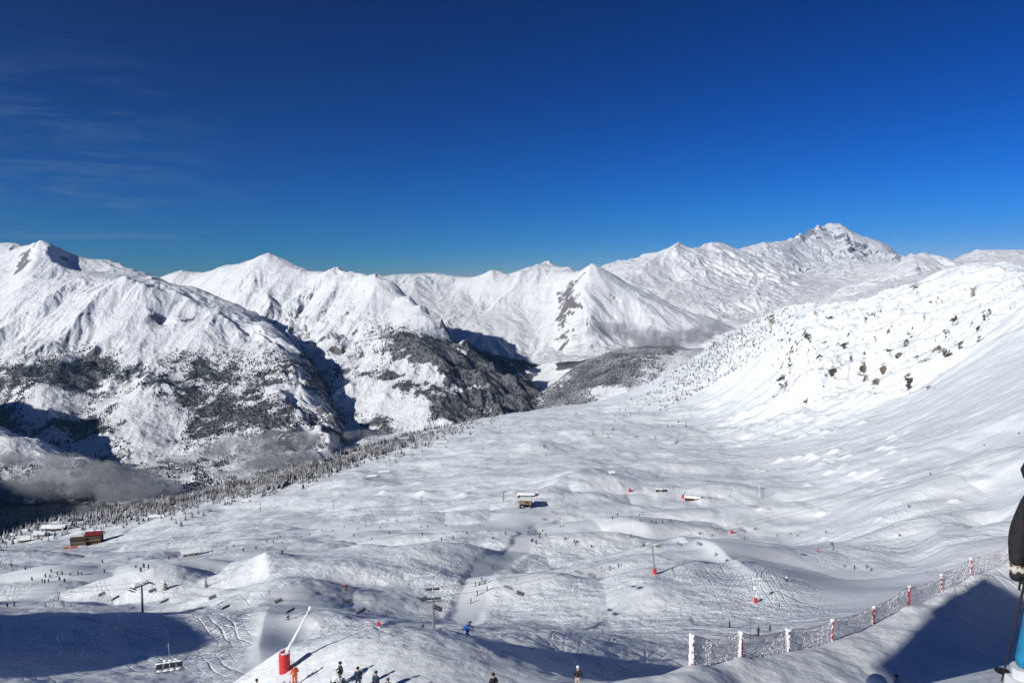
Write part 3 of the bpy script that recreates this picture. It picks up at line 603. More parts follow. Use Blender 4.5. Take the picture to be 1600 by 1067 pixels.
# foothills and white domes on the right
sk4 = [(850,450,20),(905,428,20),(945,415,19.5),(965,407,19.5),(985,409,19.5),(1010,398,20),(1040,390,20),(1056,381,20),(1062,378,20),(1070,386,20),(1085,390,20),(1098,384,21),(1115,379,21),(1130,381,21),(1145,390,21),(1160,398,21.5),(1185,412,22),(1215,424,22),(1260,430,22),(1310,432,22),(1360,425,21),(1395,414,20),(1418,406,19),(1425,394,18.5),(1436,410,18.5),(1462,418,19),(1480,416,20),(1497,402,21),(1520,404,21),(1545,410,21),(1575,402,21),(1600,397,21),(1650,402,20),(1750,410,20)]
ln4 = [sk4, [(1062,378,20),(1040,410,18.5),(1000,430,17.5),(970,445,16.8)], [(1115,379,21),(1120,415,18.5),(1080,440,17),(1050,460,16)],
 [(1240,428,21),(1245,442,18),(1230,470,15.5),(1180,500,13.8),(1120,520,12.4),(1080,545,11.2)], [(1395,415,19),(1390,434,16.5),(1350,455,14.5),(1280,480,12.8),(1200,520,11)],
 [(1160,400,20),(1190,434,18),(1180,460,16),(1120,490,14.3)], [(1425,394,18.5),(1440,425,16),(1450,450,14)], [(1300,440,18.5),(1310,455,16.4),(1290,470,14.6)],
 [(1180,430,18.5),(1150,460,16.2),(1110,480,14.6)], [(1050,440,17.6),(1010,450,16.6)], [(1480,425,17),(1500,440,15)]]
massif('mountain', 'rounded white foothills and small rocky peaks right of centre', 850, 1760, 10.5, 22.6, 520, ln4, [sk4],
  [(1000,-1.0,11),(1200,-0.8,9.5),(1500,-0.3,10.5),(1750,-0.2,11),(900,-0.9,14),(850,-0.6,18)], MTN, seed=400, er=(6, 1300, 90, 0.55), rockk=0.8)
# the high summit
sk5 = [(1080,430,32),(1120,400,32),(1160,388,32),(1190,379,32),(1215,377,32.5),(1235,372,33),(1250,363,33.5),(1265,357,34),(1278,351,34.5),(1295,349,35),(1312,350,35),(1322,356,35),(1332,366,34.8),(1352,372,34.5),(1368,376,34.2),(1378,379,34),(1392,387,34),(1400,396,33.5),(1418,408,33),(1450,430,33),(1500,440,33)]
ln5 = [sk5, [(1200,430,28.5),(1270,436,28),(1350,436,28),(1410,430,28.5)], [(1295,349,35),(1280,375,33.5),(1260,400,31.5),(1250,425,29.2)], [(1312,350,35),(1330,380,33),(1335,405,31),(1330,425,29)], [(1235,372,33),(1230,395,31),(1220,415,29)],
 [(1190,379,32),(1180,400,30),(1170,420,28)], [(1368,376,34.2),(1375,400,31.8),(1380,420,29.5)], [(1262,372,33.8),(1245,400,31.2)], [(1308,375,33.9),(1300,405,31.5)], [(1350,390,33.2),(1356,412,31)]]
massif('mountain', 'highest rocky ice-capped summit on the right skyline', 1080, 1500, 27, 36.5, 380, ln5, [sk5],
  [(1100,-0.2,27),(1300,-0.2,26.5),(1500,-0.2,27)], FAR, step=700, seed=500, er=(6, 2500, 155, 0.57), rockk=1.7, cols=520, dmp=0.15, base=-3000)
# the valley bottom
def valley():
    Av, Lv = np.meshgrid(np.linspace(-0.95, 0.5, 620), np.linspace(math.log(2600), math.log(9500), 420)); Yv = np.exp(Lv); Xv = Av * Yv
    Zv = -1520 + 60 * fbm(Xv / 900, Yv / 900, 3, 600) + 14 * fbm(Xv / 160, Yv / 160, 4, 601)
    Zv = Zv + 500 * sstep(5000, 2600, Yv) * 0
    U, V = project(Xv, Yv, Zv); n = fbm(Xv / 300, Yv / 300, 4, 603)
    wd = np.clip(0.45 + 0.4 * n + 0.7 * bell(U, V, 60, 830, 260, 50), 0, 0.85)
    tag(grid_mesh('valley_floor', Xv, Yv, Zv, MTN, {'rock': 0 * Xv, 'wood': wd}), 'shaded valley bottom with dark woods and fields', 'valley', kind='structure')
    WOODS.append((Xv, Yv, Zv, wd, Av, U, V))
valley()
# the shoulder of our own mountain outside the frame, whose shade lies over the near part of the valley
def shoulder():
    X, Y = np.meshgrid(np.linspace(-9500, -2600, 150), np.linspace(-2600, 3900, 150)); d, t = seg_dist(X, Y, [(-5000, -400), (-5300, 1900), (-6300, 2900)])
    Z_ = 150 - 0.6 * d + 130 * ridged(X / 1300, Y / 1300, 5, 640); Z_ = np.maximum(Z_, -1700)
    Z_ = np.where(X > -0.95 * np.maximum(Y, 0) - 300, -1700, Z_)
    tag(grid_mesh('mountain', X, Y, Z_, MTN, {'rock': 0 * X, 'wood': 0 * X + 0.3}), 'shoulder of the near mountain left of the valley', 'mountain', kind='structure')
shoulder()
print('mountains', round(time.time() - T0, 1))
#OBJECTS
# ------------------------------------------------------------------ far woods (stuff)
def cones_mesh(name, P, Hh, Rr, mat, sides=5, seed=1, tiers=2):
    rng = np.random.default_rng(seed); n = len(P); vs = []; fs = []
    per = tiers * (sides + 1); V = np.zeros((n, per, 3), np.float32); F = []
    th0 = rng.random(n) * 6.28
    for t in range(tiers):
        b = 0.08 + 0.42 * t / max(1, tiers - 1) if tiers > 1 else 0.05; top = 1.0 if t == tiers - 1 else 0.72; r = 1.0 - 0.4 * t
        V[:, t * (sides + 1)] = np.stack([np.zeros(n), np.zeros(n), Hh * top], -1)
        for k in range(sides):
            a = th0 + 6.2832 * k / sides + t * 0.6; rr = Rr * r * (0.75 + 0.5 * rng.random(n))
            V[:, t * (sides + 1) + 1 + k] = np.stack([np.cos(a) * rr, np.sin(a) * rr, Hh * (b - 0.06 * rng.random(n))], -1)
            F.append((t * (sides + 1), t * (sides + 1) + 1 + k, t * (sides + 1) + 1 + (k + 1) % sides))
    V += np.asarray(P, np.float32)[:, None, :]
    F = np.array(F, np.int32); FF = (np.arange(n, dtype=np.int32)[:, None, None] * per + F[None]).reshape(-1, 3)
    me = bpy.data.meshes.new(name); me.vertices.add(n * per); me.vertices.foreach_set('co', V.reshape(-1))
    me.loops.add(FF.size); me.loops.foreach_set('vertex_index', FF.reshape(-1)); me.polygons.add(len(FF))
    me.polygons.foreach_set('loop_start', np.arange(0, FF.size, 3, dtype=np.int32))
    try: me.polygons.foreach_set('loop_total', np.full(len(FF), 3, np.int32))
    except Exception: pass
    me.update(calc_edges=True); me.materials.append(mat)
    o = bpy.data.objects.new(name, me); COL.objects.link(o); return o
def tree_mat(name, dark, frost, share, scale=0.02, fine=0.6):
    m, nt, b = new_mat(name); L = nt.links.new; b.inputs['Roughness'].default_value = 0.9; b.inputs['Specular IOR Level'].default_value = 0.1
    geo = N(nt, 'ShaderNodeNewGeometry'); n = N(nt, 'ShaderNodeTexNoise', i_Scale=scale, i_Detail=3.0); L(geo.outputs['Position'], n.inputs['Vector'])
    n2 = N(nt, 'ShaderNodeTexNoise', i_Scale=fine, i_Detail=2.0); L(geo.outputs['Position'], n2.inputs['Vector'])
    ad = N(nt, 'ShaderNodeMath', operation='ADD'); L(n.outputs[0], ad.inputs[0]); L(n2.outputs[0], ad.inputs[1])
    sx = N(nt, 'ShaderNodeSeparateXYZ'); L(geo.outputs['Normal'], sx.inputs[0])
    up = N(nt, 'ShaderNodeMath', operation='MULTIPLY_ADD', i_1=0.25); L(sx.outputs[2], up.inputs[0]); L(ad.outputs[0], up.inputs[2])
    mr = N(nt, 'ShaderNodeMapRange', i_1=1.35 - share, i_2=1.65 - share); L(up.outputs[0], mr.inputs[0])
    mx = N(nt, 'ShaderNodeMix', data_type='RGBA'); mx.inputs[6].default_value = (*dark, 1); mx.inputs[7].default_value = (*frost, 1); L(mr.outputs[0], mx.inputs[0])
    L(mx.outputs[2], b.inputs['Base Color']); return m
def far_woods():
    rng = np.random.default_rng(5)
    for (Xv, Yv, Zv, wd, Av, U, V), n, lab, mt, hh in zip(WOODS, (34000, 34000, 16000, 12000),
            ('dark pine woods on the lower slopes of the left mountain', 'dark pine woods on the middle mountain', 'frosted pine woods on the knoll below the pointed mountain', 'dark woods on the valley bottom'),
            (0, 0, 1, 0), (20, 22, 22, 20)):
        px = (Yv**2) * 1.0; sc_ = 0.012; n1 = fbm(Xv / 70, Yv / 70, 3, 78)
        pr = sstep(0.22, 0.62, wd + 0.25 * n1) * px; pr[(U < -60) | (U > 1660)] = 0; pr = (pr / pr.sum()).ravel()
        idx = rng.choice(pr.size, n, p=pr); R_, C_ = Xv.shape; i, j = idx // C_, idx % C_
        i2 = np.clip(i + 1, 0, R_ - 1); j2 = np.clip(j + 1, 0, C_ - 1); f = rng.random(n); g = rng.random(n)
        x = Xv[i, j] * (1 - g) + Xv[i, j2] * g; y = Yv[i, j] * (1 - f) + Yv[i2, j] * f
        x = x / Yv[i, j] * y
        z = (Zv[i, j] * (1 - f) + Zv[i2, j] * f) * (1 - g) + (Zv[i, j2] * (1 - f) + Zv[i2, j2] * f) * g
        h = hh * (0.6 + 0.7 * rng.random(n))
        o = cones_mesh('forest', np.stack([x, y, z - 1], -1), h, h * 0.24, WOODM[mt], 5, 7 + mt, 1)
        tag(o, lab, 'forest', kind='stuff')
WOODM = [tree_mat('pine_woods', (0.022, 0.027, 0.026), (0.16, 0.17, 0.19), 0.10, 0.004, 0.05), tree_mat('frosted_woods', (0.05, 0.05, 0.047), (0.42, 0.43, 0.45), 0.32, 0.004, 0.06)]
far_woods()
print('woods', round(time.time() - T0, 1))

# ------------------------------------------------------------------ single conifers on the ski slope
TRM = tree_mat('frosted_needles', (0.035, 0.038, 0.033), (0.55, 0.56, 0.58), 0.30, 0.05, 1.6)
BARK = plain('bark', (0.09, 0.07, 0.055), 0.9, noise=0.3, nscale=3)
def conifer_meshes(seed, h, spread):
    r = random.Random(seed); bm = bmesh.new()
    whorls = 11
    for k in range(whorls):
        t = k / (whorls - 1); z = h * (0.10 + 0.86 * t); ln = spread * (1 - t)**0.85 * r.uniform(0.8, 1.15) + 0.15
        nb = 9 if t < 0.7 else 6; a0 = r.random() * 6.28
        for b in range(nb):
            if r.random() < 0.12: continue
            a = a0 + 6.2832 * b / nb + r.uniform(-0.2, 0.2); l = ln * r.uniform(0.65, 1.2); droop = l * r.uniform(0.25, 0.5); w_ = l * 0.24
            c, s = math.cos(a), math.sin(a)
            p0 = Vector((0, 0, z + 0.25)); p1 = Vector((c * l, s * l, z - droop)); m_ = Vector((c * l * 0.55, s * l * 0.55, z - droop * 0.35))
            q1 = m_ + Vector((-s * w_, c * w_, -0.12 * l)); q2 = m_ + Vector((s * w_, -c * w_, -0.12 * l)); low = m_ + Vector((0, 0, -0.28 * l))
            vs = [bm.verts.new(p) for p in (p0, q1, p1, q2, low)]
            for f in ((0, 1, 2), (0, 2, 3), (1, 4, 2), (3, 2, 4), (0, 4, 1), (0, 3, 4)): bm.faces.new([vs[i] for i in f])
    me = bpy.data.meshes.new('crown'); bm.to_mesh(me); bm.free(); me.materials.append(TRM)
    bm = bmesh.new(); bmesh.ops.create_cone(bm, cap_ends=True, segments=6, radius1=h * 0.022, radius2=h * 0.006, depth=h * 0.95, matrix=Matrix.Translation((0, 0, h * 0.455)))
    mt = bpy.data.meshes.new('trunk'); bm.to_mesh(mt); bm.free(); mt.materials.append(BARK)
    return me, mt
CONIFERS = [conifer_meshes(i, 10, (1.9, 2.3, 1.6, 2.8)[i]) for i in range(4)]
def add_empty(name, loc, rz=0.0, s=1.0):
    o = bpy.data.objects.new(name, None); COL.objects.link(o); o.location = loc; o.rotation_euler = (0, 0, rz); o.scale = (s, s, s); o.empty_display_size = 0.2; return o
def child(name, me, parent, loc=(0, 0, 0), rot=(0, 0, 0)):
    o = bpy.data.objects.new(name, me); COL.objects.link(o); o.parent = parent; o.location = loc; o.rotation_euler = rot; return o
def conifer(p, h, rng, label, group):
    me, mt = CONIFERS[rng.randrange(4)]
    t = add_empty('pine_tree', (p.x, p.y, p.z - 0.5), rng.random() * 6.28, h / 10.0); child('crown', me, t); child('trunk', mt, t)
    return tag(t, label, 'tree', group)
def trees():
    r = random.Random(11); spots = []
    # belt along the rim, thick in the middle
    for k in range(4000):
        if len(spots) >= 205: break
        u = r.choice((r.uniform(0, 330), r.uniform(240, 560), r.uniform(380, 700), r.uniform(520, 700)))
        ve = np.interp(u, [p[0] for p in EDGE], [p[1] for p in EDGE])
        v = ve + abs(r.gauss(0, 1)) * (9 if u < 480 else 12) + 1
        p = hit(u, v, 300)
        if p is None or p.y > 3000: continue
        spots.append((p, r.uniform(7, 13) * (0.75 if u < 400 else 1), 'frosted pine in the belt of trees along the rim of the snow slope', 'pines along the rim'))
    for u, v, h in [(958,672,9),(975,668,9),(927,680,9),(942,678,9),(950,684,10),(993,683,10),(1024,686,9),(1043,668,11),(1050,666,9),(1040,680,10),(1048,684,11),(1058,690,10),(1072,667,11),(1055,693,9),(1070,684,7),(1080,668,7),(850,698,7),(853,712,8),(895,700,7),
                    (868,655,8),(880,662,8),(905,656,7),(925,665,8),(1060,660,8),(985,650,8),(820,655,8),(812,668,7),(760,672,8),(745,680,7),(735,690,8),(870,641,8),(893,635,9),(935,645,9),(1000,640,9),(745,700,7),(755,702,7),(900,646,8),(968,641,9),(600,716,8),(590,722,8),(618,722,8),(283,822,9),(275,818,8),(290,812,9),(268,812,7),(300,808,9),(310,803,11),(318,806,9),(325,800,9),(76,845,9),(72,835,12),(66,838,13),(60,842,10),(20,850,10),(10,856,9),(30,848,8),(322,917,6),(258,920,5)]:
        p = hit(u, v, 150)
        if p: spots.append((p, h, 'snow-dusted pine standing alone or in a small clump on the open snow', 'scattered pines on the open slope'))
    for p, h, lab, g in spots: conifer(p, h, r, lab, g)
    # the rest of the belts: masses nobody could count
    P = []; Hh = []
    rr = np.random.default_rng(3)
    def scatter(n, fu, fv, h0, h1, ymin=700):
        c = 0
        for k in range(n * 3):
            if c >= n: break
            u = fu(); v = fv(u); p = hit(u, v, ymin)
            if p is None or p.y > 3200: continue
            P.append((p.x, p.y, p.z - 0.6)); Hh.append(r.uniform(h0, h1) * (0.75 if u < 400 else 1)); c += 1
    ed = lambda u: float(np.interp(u, [p[0] for p in EDGE], [p[1] for p in EDGE]))
    scatter(1900, lambda: r.triangular(60, 780, 450), lambda u: ed(u) + abs(r.gauss(0, 1)) * 8 + 0.5, 7, 14)
    scatter(900, lambda: r.triangular(1000, 1260, 1120), lambda u: ed(u) + (r.random()**1.6) * 60 + 1, 6, 11, 1200)
    scatter(120, lambda: r.uniform(960, 1120), lambda u: ed(u) + r.uniform(10, 40), 5, 9, 1200)
    # forest below the rim, falling away to the valley
    c = 0
    while c < 5200:
        u = r.triangular(-60, 820, 330); a, _ = ray(u, ed(u)); a = float(a); yy = math.exp(float(np.interp(a, ea, ey))) + r.random()**1.3 * 420 + 4
        z = ground_z(a * yy, yy); P.append((a * yy, yy, z - 0.6)); Hh.append(r.uniform(9, 17) * (0.7 if u < 350 else 1)); c += 1
    P = np.array(P); Hh = np.array(Hh)
    o = cones_mesh('forest', P, Hh, Hh * 0.21, TRM, 6, 9, 3); tag(o, 'belt of frosted pines below and along the rim of the ski slope', 'forest', kind='stuff')
trees()
print('trees', round(time.time() - T0, 1))

# ------------------------------------------------------------------ banks of cloud lying in the valley
def cloud(label, lobes, dens, seed, res=3):
    bm = bmesh.new()
    for (x, y, z, rx, ry, rz) in lobes:
        bmesh.ops.create_icosphere(bm, subdivisions=res, radius=1.0, matrix=Matrix.Translation((x, y, z)) @ Matrix.Diagonal((rx, ry, rz, 1)))
    me = bpy.data.meshes.new('cloud_bank'); bm.to_mesh(me); bm.free()
    o = bpy.data.objects.new('cloud_bank', me); COL.objects.link(o)
    rm = o.modifiers.new('r', 'REMESH'); rm.mode = 'VOXEL'; rm.voxel_size = min(l[5] for l in lobes) / 5
    dg = bpy.context.evaluated_depsgraph_get(); me2 = bpy.data.meshes.new_from_object(o.evaluated_get(dg)); o.modifiers.clear(); o.data = me2
    n = len(me2.vertices); co = np.empty(n * 3, np.float32); me2.vertices.foreach_get('co', co); co = co.reshape(-1, 3)
    no = np.empty(n * 3, np.float32); me2.vertices.foreach_get('normal', no); no = no.reshape(-1, 3)
    k = lobes[0][3]
    d = fbm(co[:, 0] / (k * 0.5) + seed, co[:, 1] / (k * 0.5) + co[:, 2] / (k * 0.3), 4, seed, 0.6) * lobes[0][5] * 0.75
    co += no * d[:, None]; me2.vertices.foreach_set('co', co.reshape(-1)); me2.update()
    m = bpy.data.materials.new('cloud_vapour'); m.use_nodes = True; nt = m.node_tree; nt.nodes.remove(nt.nodes['Principled BSDF'])
    v = nt.nodes.new('ShaderNodeVolumePrincipled'); v.inputs['Color'].default_value = (0.9, 0.93, 0.98, 1); v.inputs['Density'].default_value = dens
    v.inputs['Anisotropy'].default_value = 0.2
    g = N(nt, 'ShaderNodeNewGeometry'); nz = N(nt, 'ShaderNodeTexNoise', i_Scale=2.2 / k, i_Detail=4.0, i_Roughness=0.6); nt.links.new(g.outputs['Position'], nz.inputs['Vector'])
    mr = N(nt, 'ShaderNodeMapRange', i_1=0.34, i_2=0.75, i_3=0.0, i_4=dens); nt.links.new(nz.outputs[0], mr.inputs[0]); nt.links.new(mr.outputs[0], v.inputs['Density'])
    nt.links.new(v.outputs[0], nt.nodes['Material Output'].inputs['Volume']); me2.materials.clear(); me2.materials.append(m)
    tag(o, label, 'cloud', kind='stuff'); m.cycles.volume_step_rate = 1.0
def lobes_at(specs):
    out = []
    for u, v, y, ru, rv in specs:
        x, yy, z = at(u, v, y * 1000); k = yy / FOC; out.append((x, yy, z, ru * k, ru * k * 0.8, rv * k))
    return out
cloud('grey cloud bank lying low over the shaded valley on the left', lobes_at([(150,745,5.1,75,26),(90,755,5.0,60,22),(195,765,4.9,50,22),(30,765,4.9,60,16),(110,725,5.2,50,14),(215,745,5.1,35,18),(60,740,5.1,50,14),(250,765,5.1,40,12),(20,715,5.4,40,10)]), 0.010, 3)
cloud('thin grey cloud drifting across the foot of the left mountains', lobes_at([(400,700,5.9,60,18),(455,690,6.0,45,18),(350,705,5.8,45,12),(480,715,5.8,30,14),(300,715,5.6,40,9),(500,690,6.2,30,12),(560,680,6.6,30,9),(420,725,5.7,50,10)]), 0.009, 8)
cloud('wisp of grey cloud below the pointed mountain', lobes_at([(1030,535,8.9,45,12),(960,515,9.2,40,14),(1080,525,9.2,40,13),(1000,525,9.0,40,12),(935,520,9.3,22,10),(1110,512,9.6,25,9)]), 0.006, 14)
print('clouds', round(time.time() - T0, 1))
# ------------------------------------------------------------------ mesh helpers for the things on the snow
class MB:
    def __init__(s): s.bm = bmesh.new()
    def box(s, c, d, rot=None, taper=None):
        M_ = Matrix.Translation(c) @ (rot.to_4x4() if rot else Matrix.Identity(4)) @ Matrix.Diagonal((*d, 1))
        r = bmesh.ops.create_cube(s.bm, size=1.0)
        if taper:
            for v in r['verts']:
                if v.co.z > 0: v.co.x *= taper[0]; v.co.y *= taper[1]
        bmesh.ops.transform(s.bm, matrix=M_, verts=r['verts']); return s
    def tube(s, p, q, r0, r1=None, n=8):
        p, q = Vector(p), Vector(q); d = q - p
        M_ = Matrix.Translation((p + q) / 2) @ d.to_track_quat('Z', 'Y').to_matrix().to_4x4()
        bmesh.ops.create_cone(s.bm, cap_ends=True, segments=n, radius1=r0, radius2=r0 if r1 is None else r1, depth=d.length, matrix=M_); return s
    def path(s, pts, r, n=6):
        for a, b in zip(pts[:-1], pts[1:]): s.tube(a, b, r, r, n)
        return s
    def ball(s, c, r, sub=2, nz=0.0, seed=0):
        r = (r, r, r) if isinstance(r, (int, float)) else r
        g = bmesh.ops.create_icosphere(s.bm, subdivisions=sub, radius=1.0); rr = random.Random(seed)
        for v in g['verts']:
            v.co *= 1 + rr.uniform(-nz, nz); v.co = Vector((v.co.x * r[0] + c[0], v.co.y * r[1] + c[1], v.co.z * r[2] + c[2]))
        return s
    def poly(s, pts, thick):
        """closed outline extruded along the vector thick"""
        a = [s.bm.verts.new(p) for p in pts]; b = [s.bm.verts.new(Vector(p) + Vector(thick)) for p in pts]; n = len(pts)
        s.bm.faces.new(a); s.bm.faces.new(b[::-1])
        for i in range(n): s.bm.faces.new([a[i], b[i], b[(i + 1) % n], a[(i + 1) % n]][::-1])
        return s
    def mesh(s, name, *mats, smooth=False, bevel=0):
        if bevel: bmesh.ops.bevel(s.bm, geom=list(s.bm.edges), offset=bevel, segments=2, affect='EDGES', clamp_overlap=True)
        bmesh.ops.recalc_face_normals(s.bm, faces=s.bm.faces)
        me = bpy.data.meshes.new(name); s.bm.to_mesh(me); s.bm.free()
        for m in mats: me.materials.append(m)
        if smooth: me.polygons.foreach_set('use_smooth', [True] * len(me.polygons))
        return me
SNOWM = plain('fresh_snow', (0.86, 0.88, 0.91), 0.7, bump=0.03, nscale=6)
STEEL = plain('galvanised_steel', (0.30, 0.31, 0.31), 0.45, 0.6, noise=0.2, nscale=3)
DARKM = plain('dark_metal', (0.03, 0.03, 0.035), 0.5, 0.3)
REDP = plain('red_padding', (0.55, 0.02, 0.03), 0.55, noise=0.2, nscale=4, bump=0.01)
RIME = plain('rime_ice', (0.85, 0.86, 0.89), 0.8, bump=0.02, nscale=20)
WOODD = plain('dark_timber', (0.06, 0.035, 0.022), 0.8, noise=0.4, nscale=1.5)
WOODL = plain('pale_timber', (0.20, 0.14, 0.085), 0.75, noise=0.25, nscale=2)
WINM = plain('window_glass', (0.02, 0.025, 0.03), 0.1)
REDR = plain('red_metal_roof', (0.22, 0.03, 0.03), 0.5, noise=0.2, nscale=0.5)
STONE = plain('render_and_stone', (0.42, 0.39, 0.34), 0.85, noise=0.2, nscale=0.8)
def faces_camera(p): return math.atan2(-p.x, p.y)        # heading that turns a thing's -y side to the camera
def gp(u, v, ymin=30.0, dy=0.0):
    p = hit(u, v, ymin)
    return p
def on(x, y): return Vector((x, y, ground_z(x, y)))
def kscale(p): return p.y / FOC                          # metres per photo pixel at that distance

# ------------------------------------------------------------------ people
def skin_mesh(name, joints, bones, mat, sub=1):
    me = bpy.data.meshes.new(name); me.from_pydata([j[0] for j in joints], bones, [])
    o = bpy.data.objects.new(name, me); COL.objects.link(o)
    o.modifiers.new('skin', 'SKIN'); sd = me.skin_vertices[0].data
    for i, (p, r) in enumerate(joints): sd[i].radius = (r, r) if isinstance(r, (int, float)) else r
    sd[0].use_root = True
    if sub: m = o.modifiers.new('sub', 'SUBSURF'); m.levels = sub; m.render_levels = sub
    dg = bpy.context.evaluated_depsgraph_get(); dg.update()
    me2 = bpy.data.meshes.new_from_object(o.evaluated_get(dg)); me2.name = name
    bpy.data.objects.remove(o); me2.materials.clear(); me2.materials.append(mat)
    me2.polygons.foreach_set('use_smooth', [True] * len(me2.polygons)); return me2
SKIN = plain('skin', (0.50, 0.30, 0.22), 0.6)
CL = {k: plain('cloth_' + k, c, 0.8, noise=0.25, nscale=7, bump=0.035) for k, c in dict(black=(0.012, 0.012, 0.015), navy=(0.015, 0.03, 0.07), orange=(0.75, 0.12, 0.04), white=(0.72, 0.76, 0.74),
      blue=(0.015, 0.09, 0.42), sky=(0.005, 0.17, 0.32), beige=(0.45, 0.36, 0.27), brown=(0.10, 0.05, 0.04), olive=(0.12, 0.13, 0.05), red=(0.55, 0.03, 0.04), grey=(0.12, 0.13, 0.15), yellow=(0.6, 0.5, 0.05)).items()}
def pose(kind):
    """joint positions, +y is forward; metres, standing height 1.78"""
    P = dict(hip=(0, 0, .95), waist=(0, 0, 1.10), chest=(0, .02, 1.30), neck=(0, .02, 1.47), head0=(0, .03, 1.56), head=(0, .04, 1.66),
             shl=(-.19, .01, 1.42), shr=(.19, .01, 1.42), ell=(-.28, -.04, 1.16), elr=(.28, -.04, 1.16), wrl=(-.27, .20, 1.03), wrr=(.27, .20, 1.03),
             hpl=(-.10, 0, .90), hpr=(.10, 0, .90), knl=(-.13, .05, .50), knr=(.13, .05, .50), anl=(-.13, 0, .10), anr=(.13, 0, .10))
    if kind == 'crouch':
        for k, v in dict(hip=(0, -.18, .68), waist=(0, -.10, .80), chest=(0, .10, .98), neck=(0, .24, 1.10), head0=(0, .29, 1.17), head=(0, .33, 1.26), shl=(-.19, .20, 1.07), shr=(.19, .20, 1.07),
                         ell=(-.30, .22, .82), elr=(.30, .22, .82), wrl=(-.26, .45, .78), wrr=(.26, .45, .78), hpl=(-.10, -.17, .64), hpr=(.10, -.17, .64), knl=(-.15, .17, .46), knr=(.15, .17, .46), anl=(-.14, 0, .10), anr=(.14, 0, .10)).items(): P[k] = v
    if kind == 'stride':
        for k, v in dict(knl=(-.13, .22, .52), anl=(-.13, .22, .10), knr=(.14, -.06, .50), anr=(.15, -.30, .12), wrl=(-.40, .18, 1.05), wrr=(.42, .10, 1.02), ell=(-.33, -.02, 1.18), elr=(.33, -.06, 1.17)).items(): P[k] = v
    if kind == 'side':
        for k, v in dict(chest=(0, -.02, 1.30), neck=(0, -.04, 1.47), head0=(0, -.04, 1.56), head=(0, -.10, 1.66), shl=(-.19, -.05, 1.42), shr=(.19, -.05, 1.42), ell=(-.24, -.10, 1.15), elr=(.24, -.10, 1.15), wrl=(-.23, -.10, .91), wrr=(.23, -.10, .91), knl=(-.12, -.02, .50), knr=(.12, -.02, .50), anl=(-.12, -.08, .10), anr=(.12, -.08, .10)).items(): P[k] = v
    if kind == 'down':
        for k, v in dict(ell=(-.25, -.03, 1.15), elr=(.25, -.03, 1.15), wrl=(-.24, .06, .92), wrr=(.24, .06, .92)).items(): P[k] = v
    return {k: Vector(v) for k, v in P.items()}
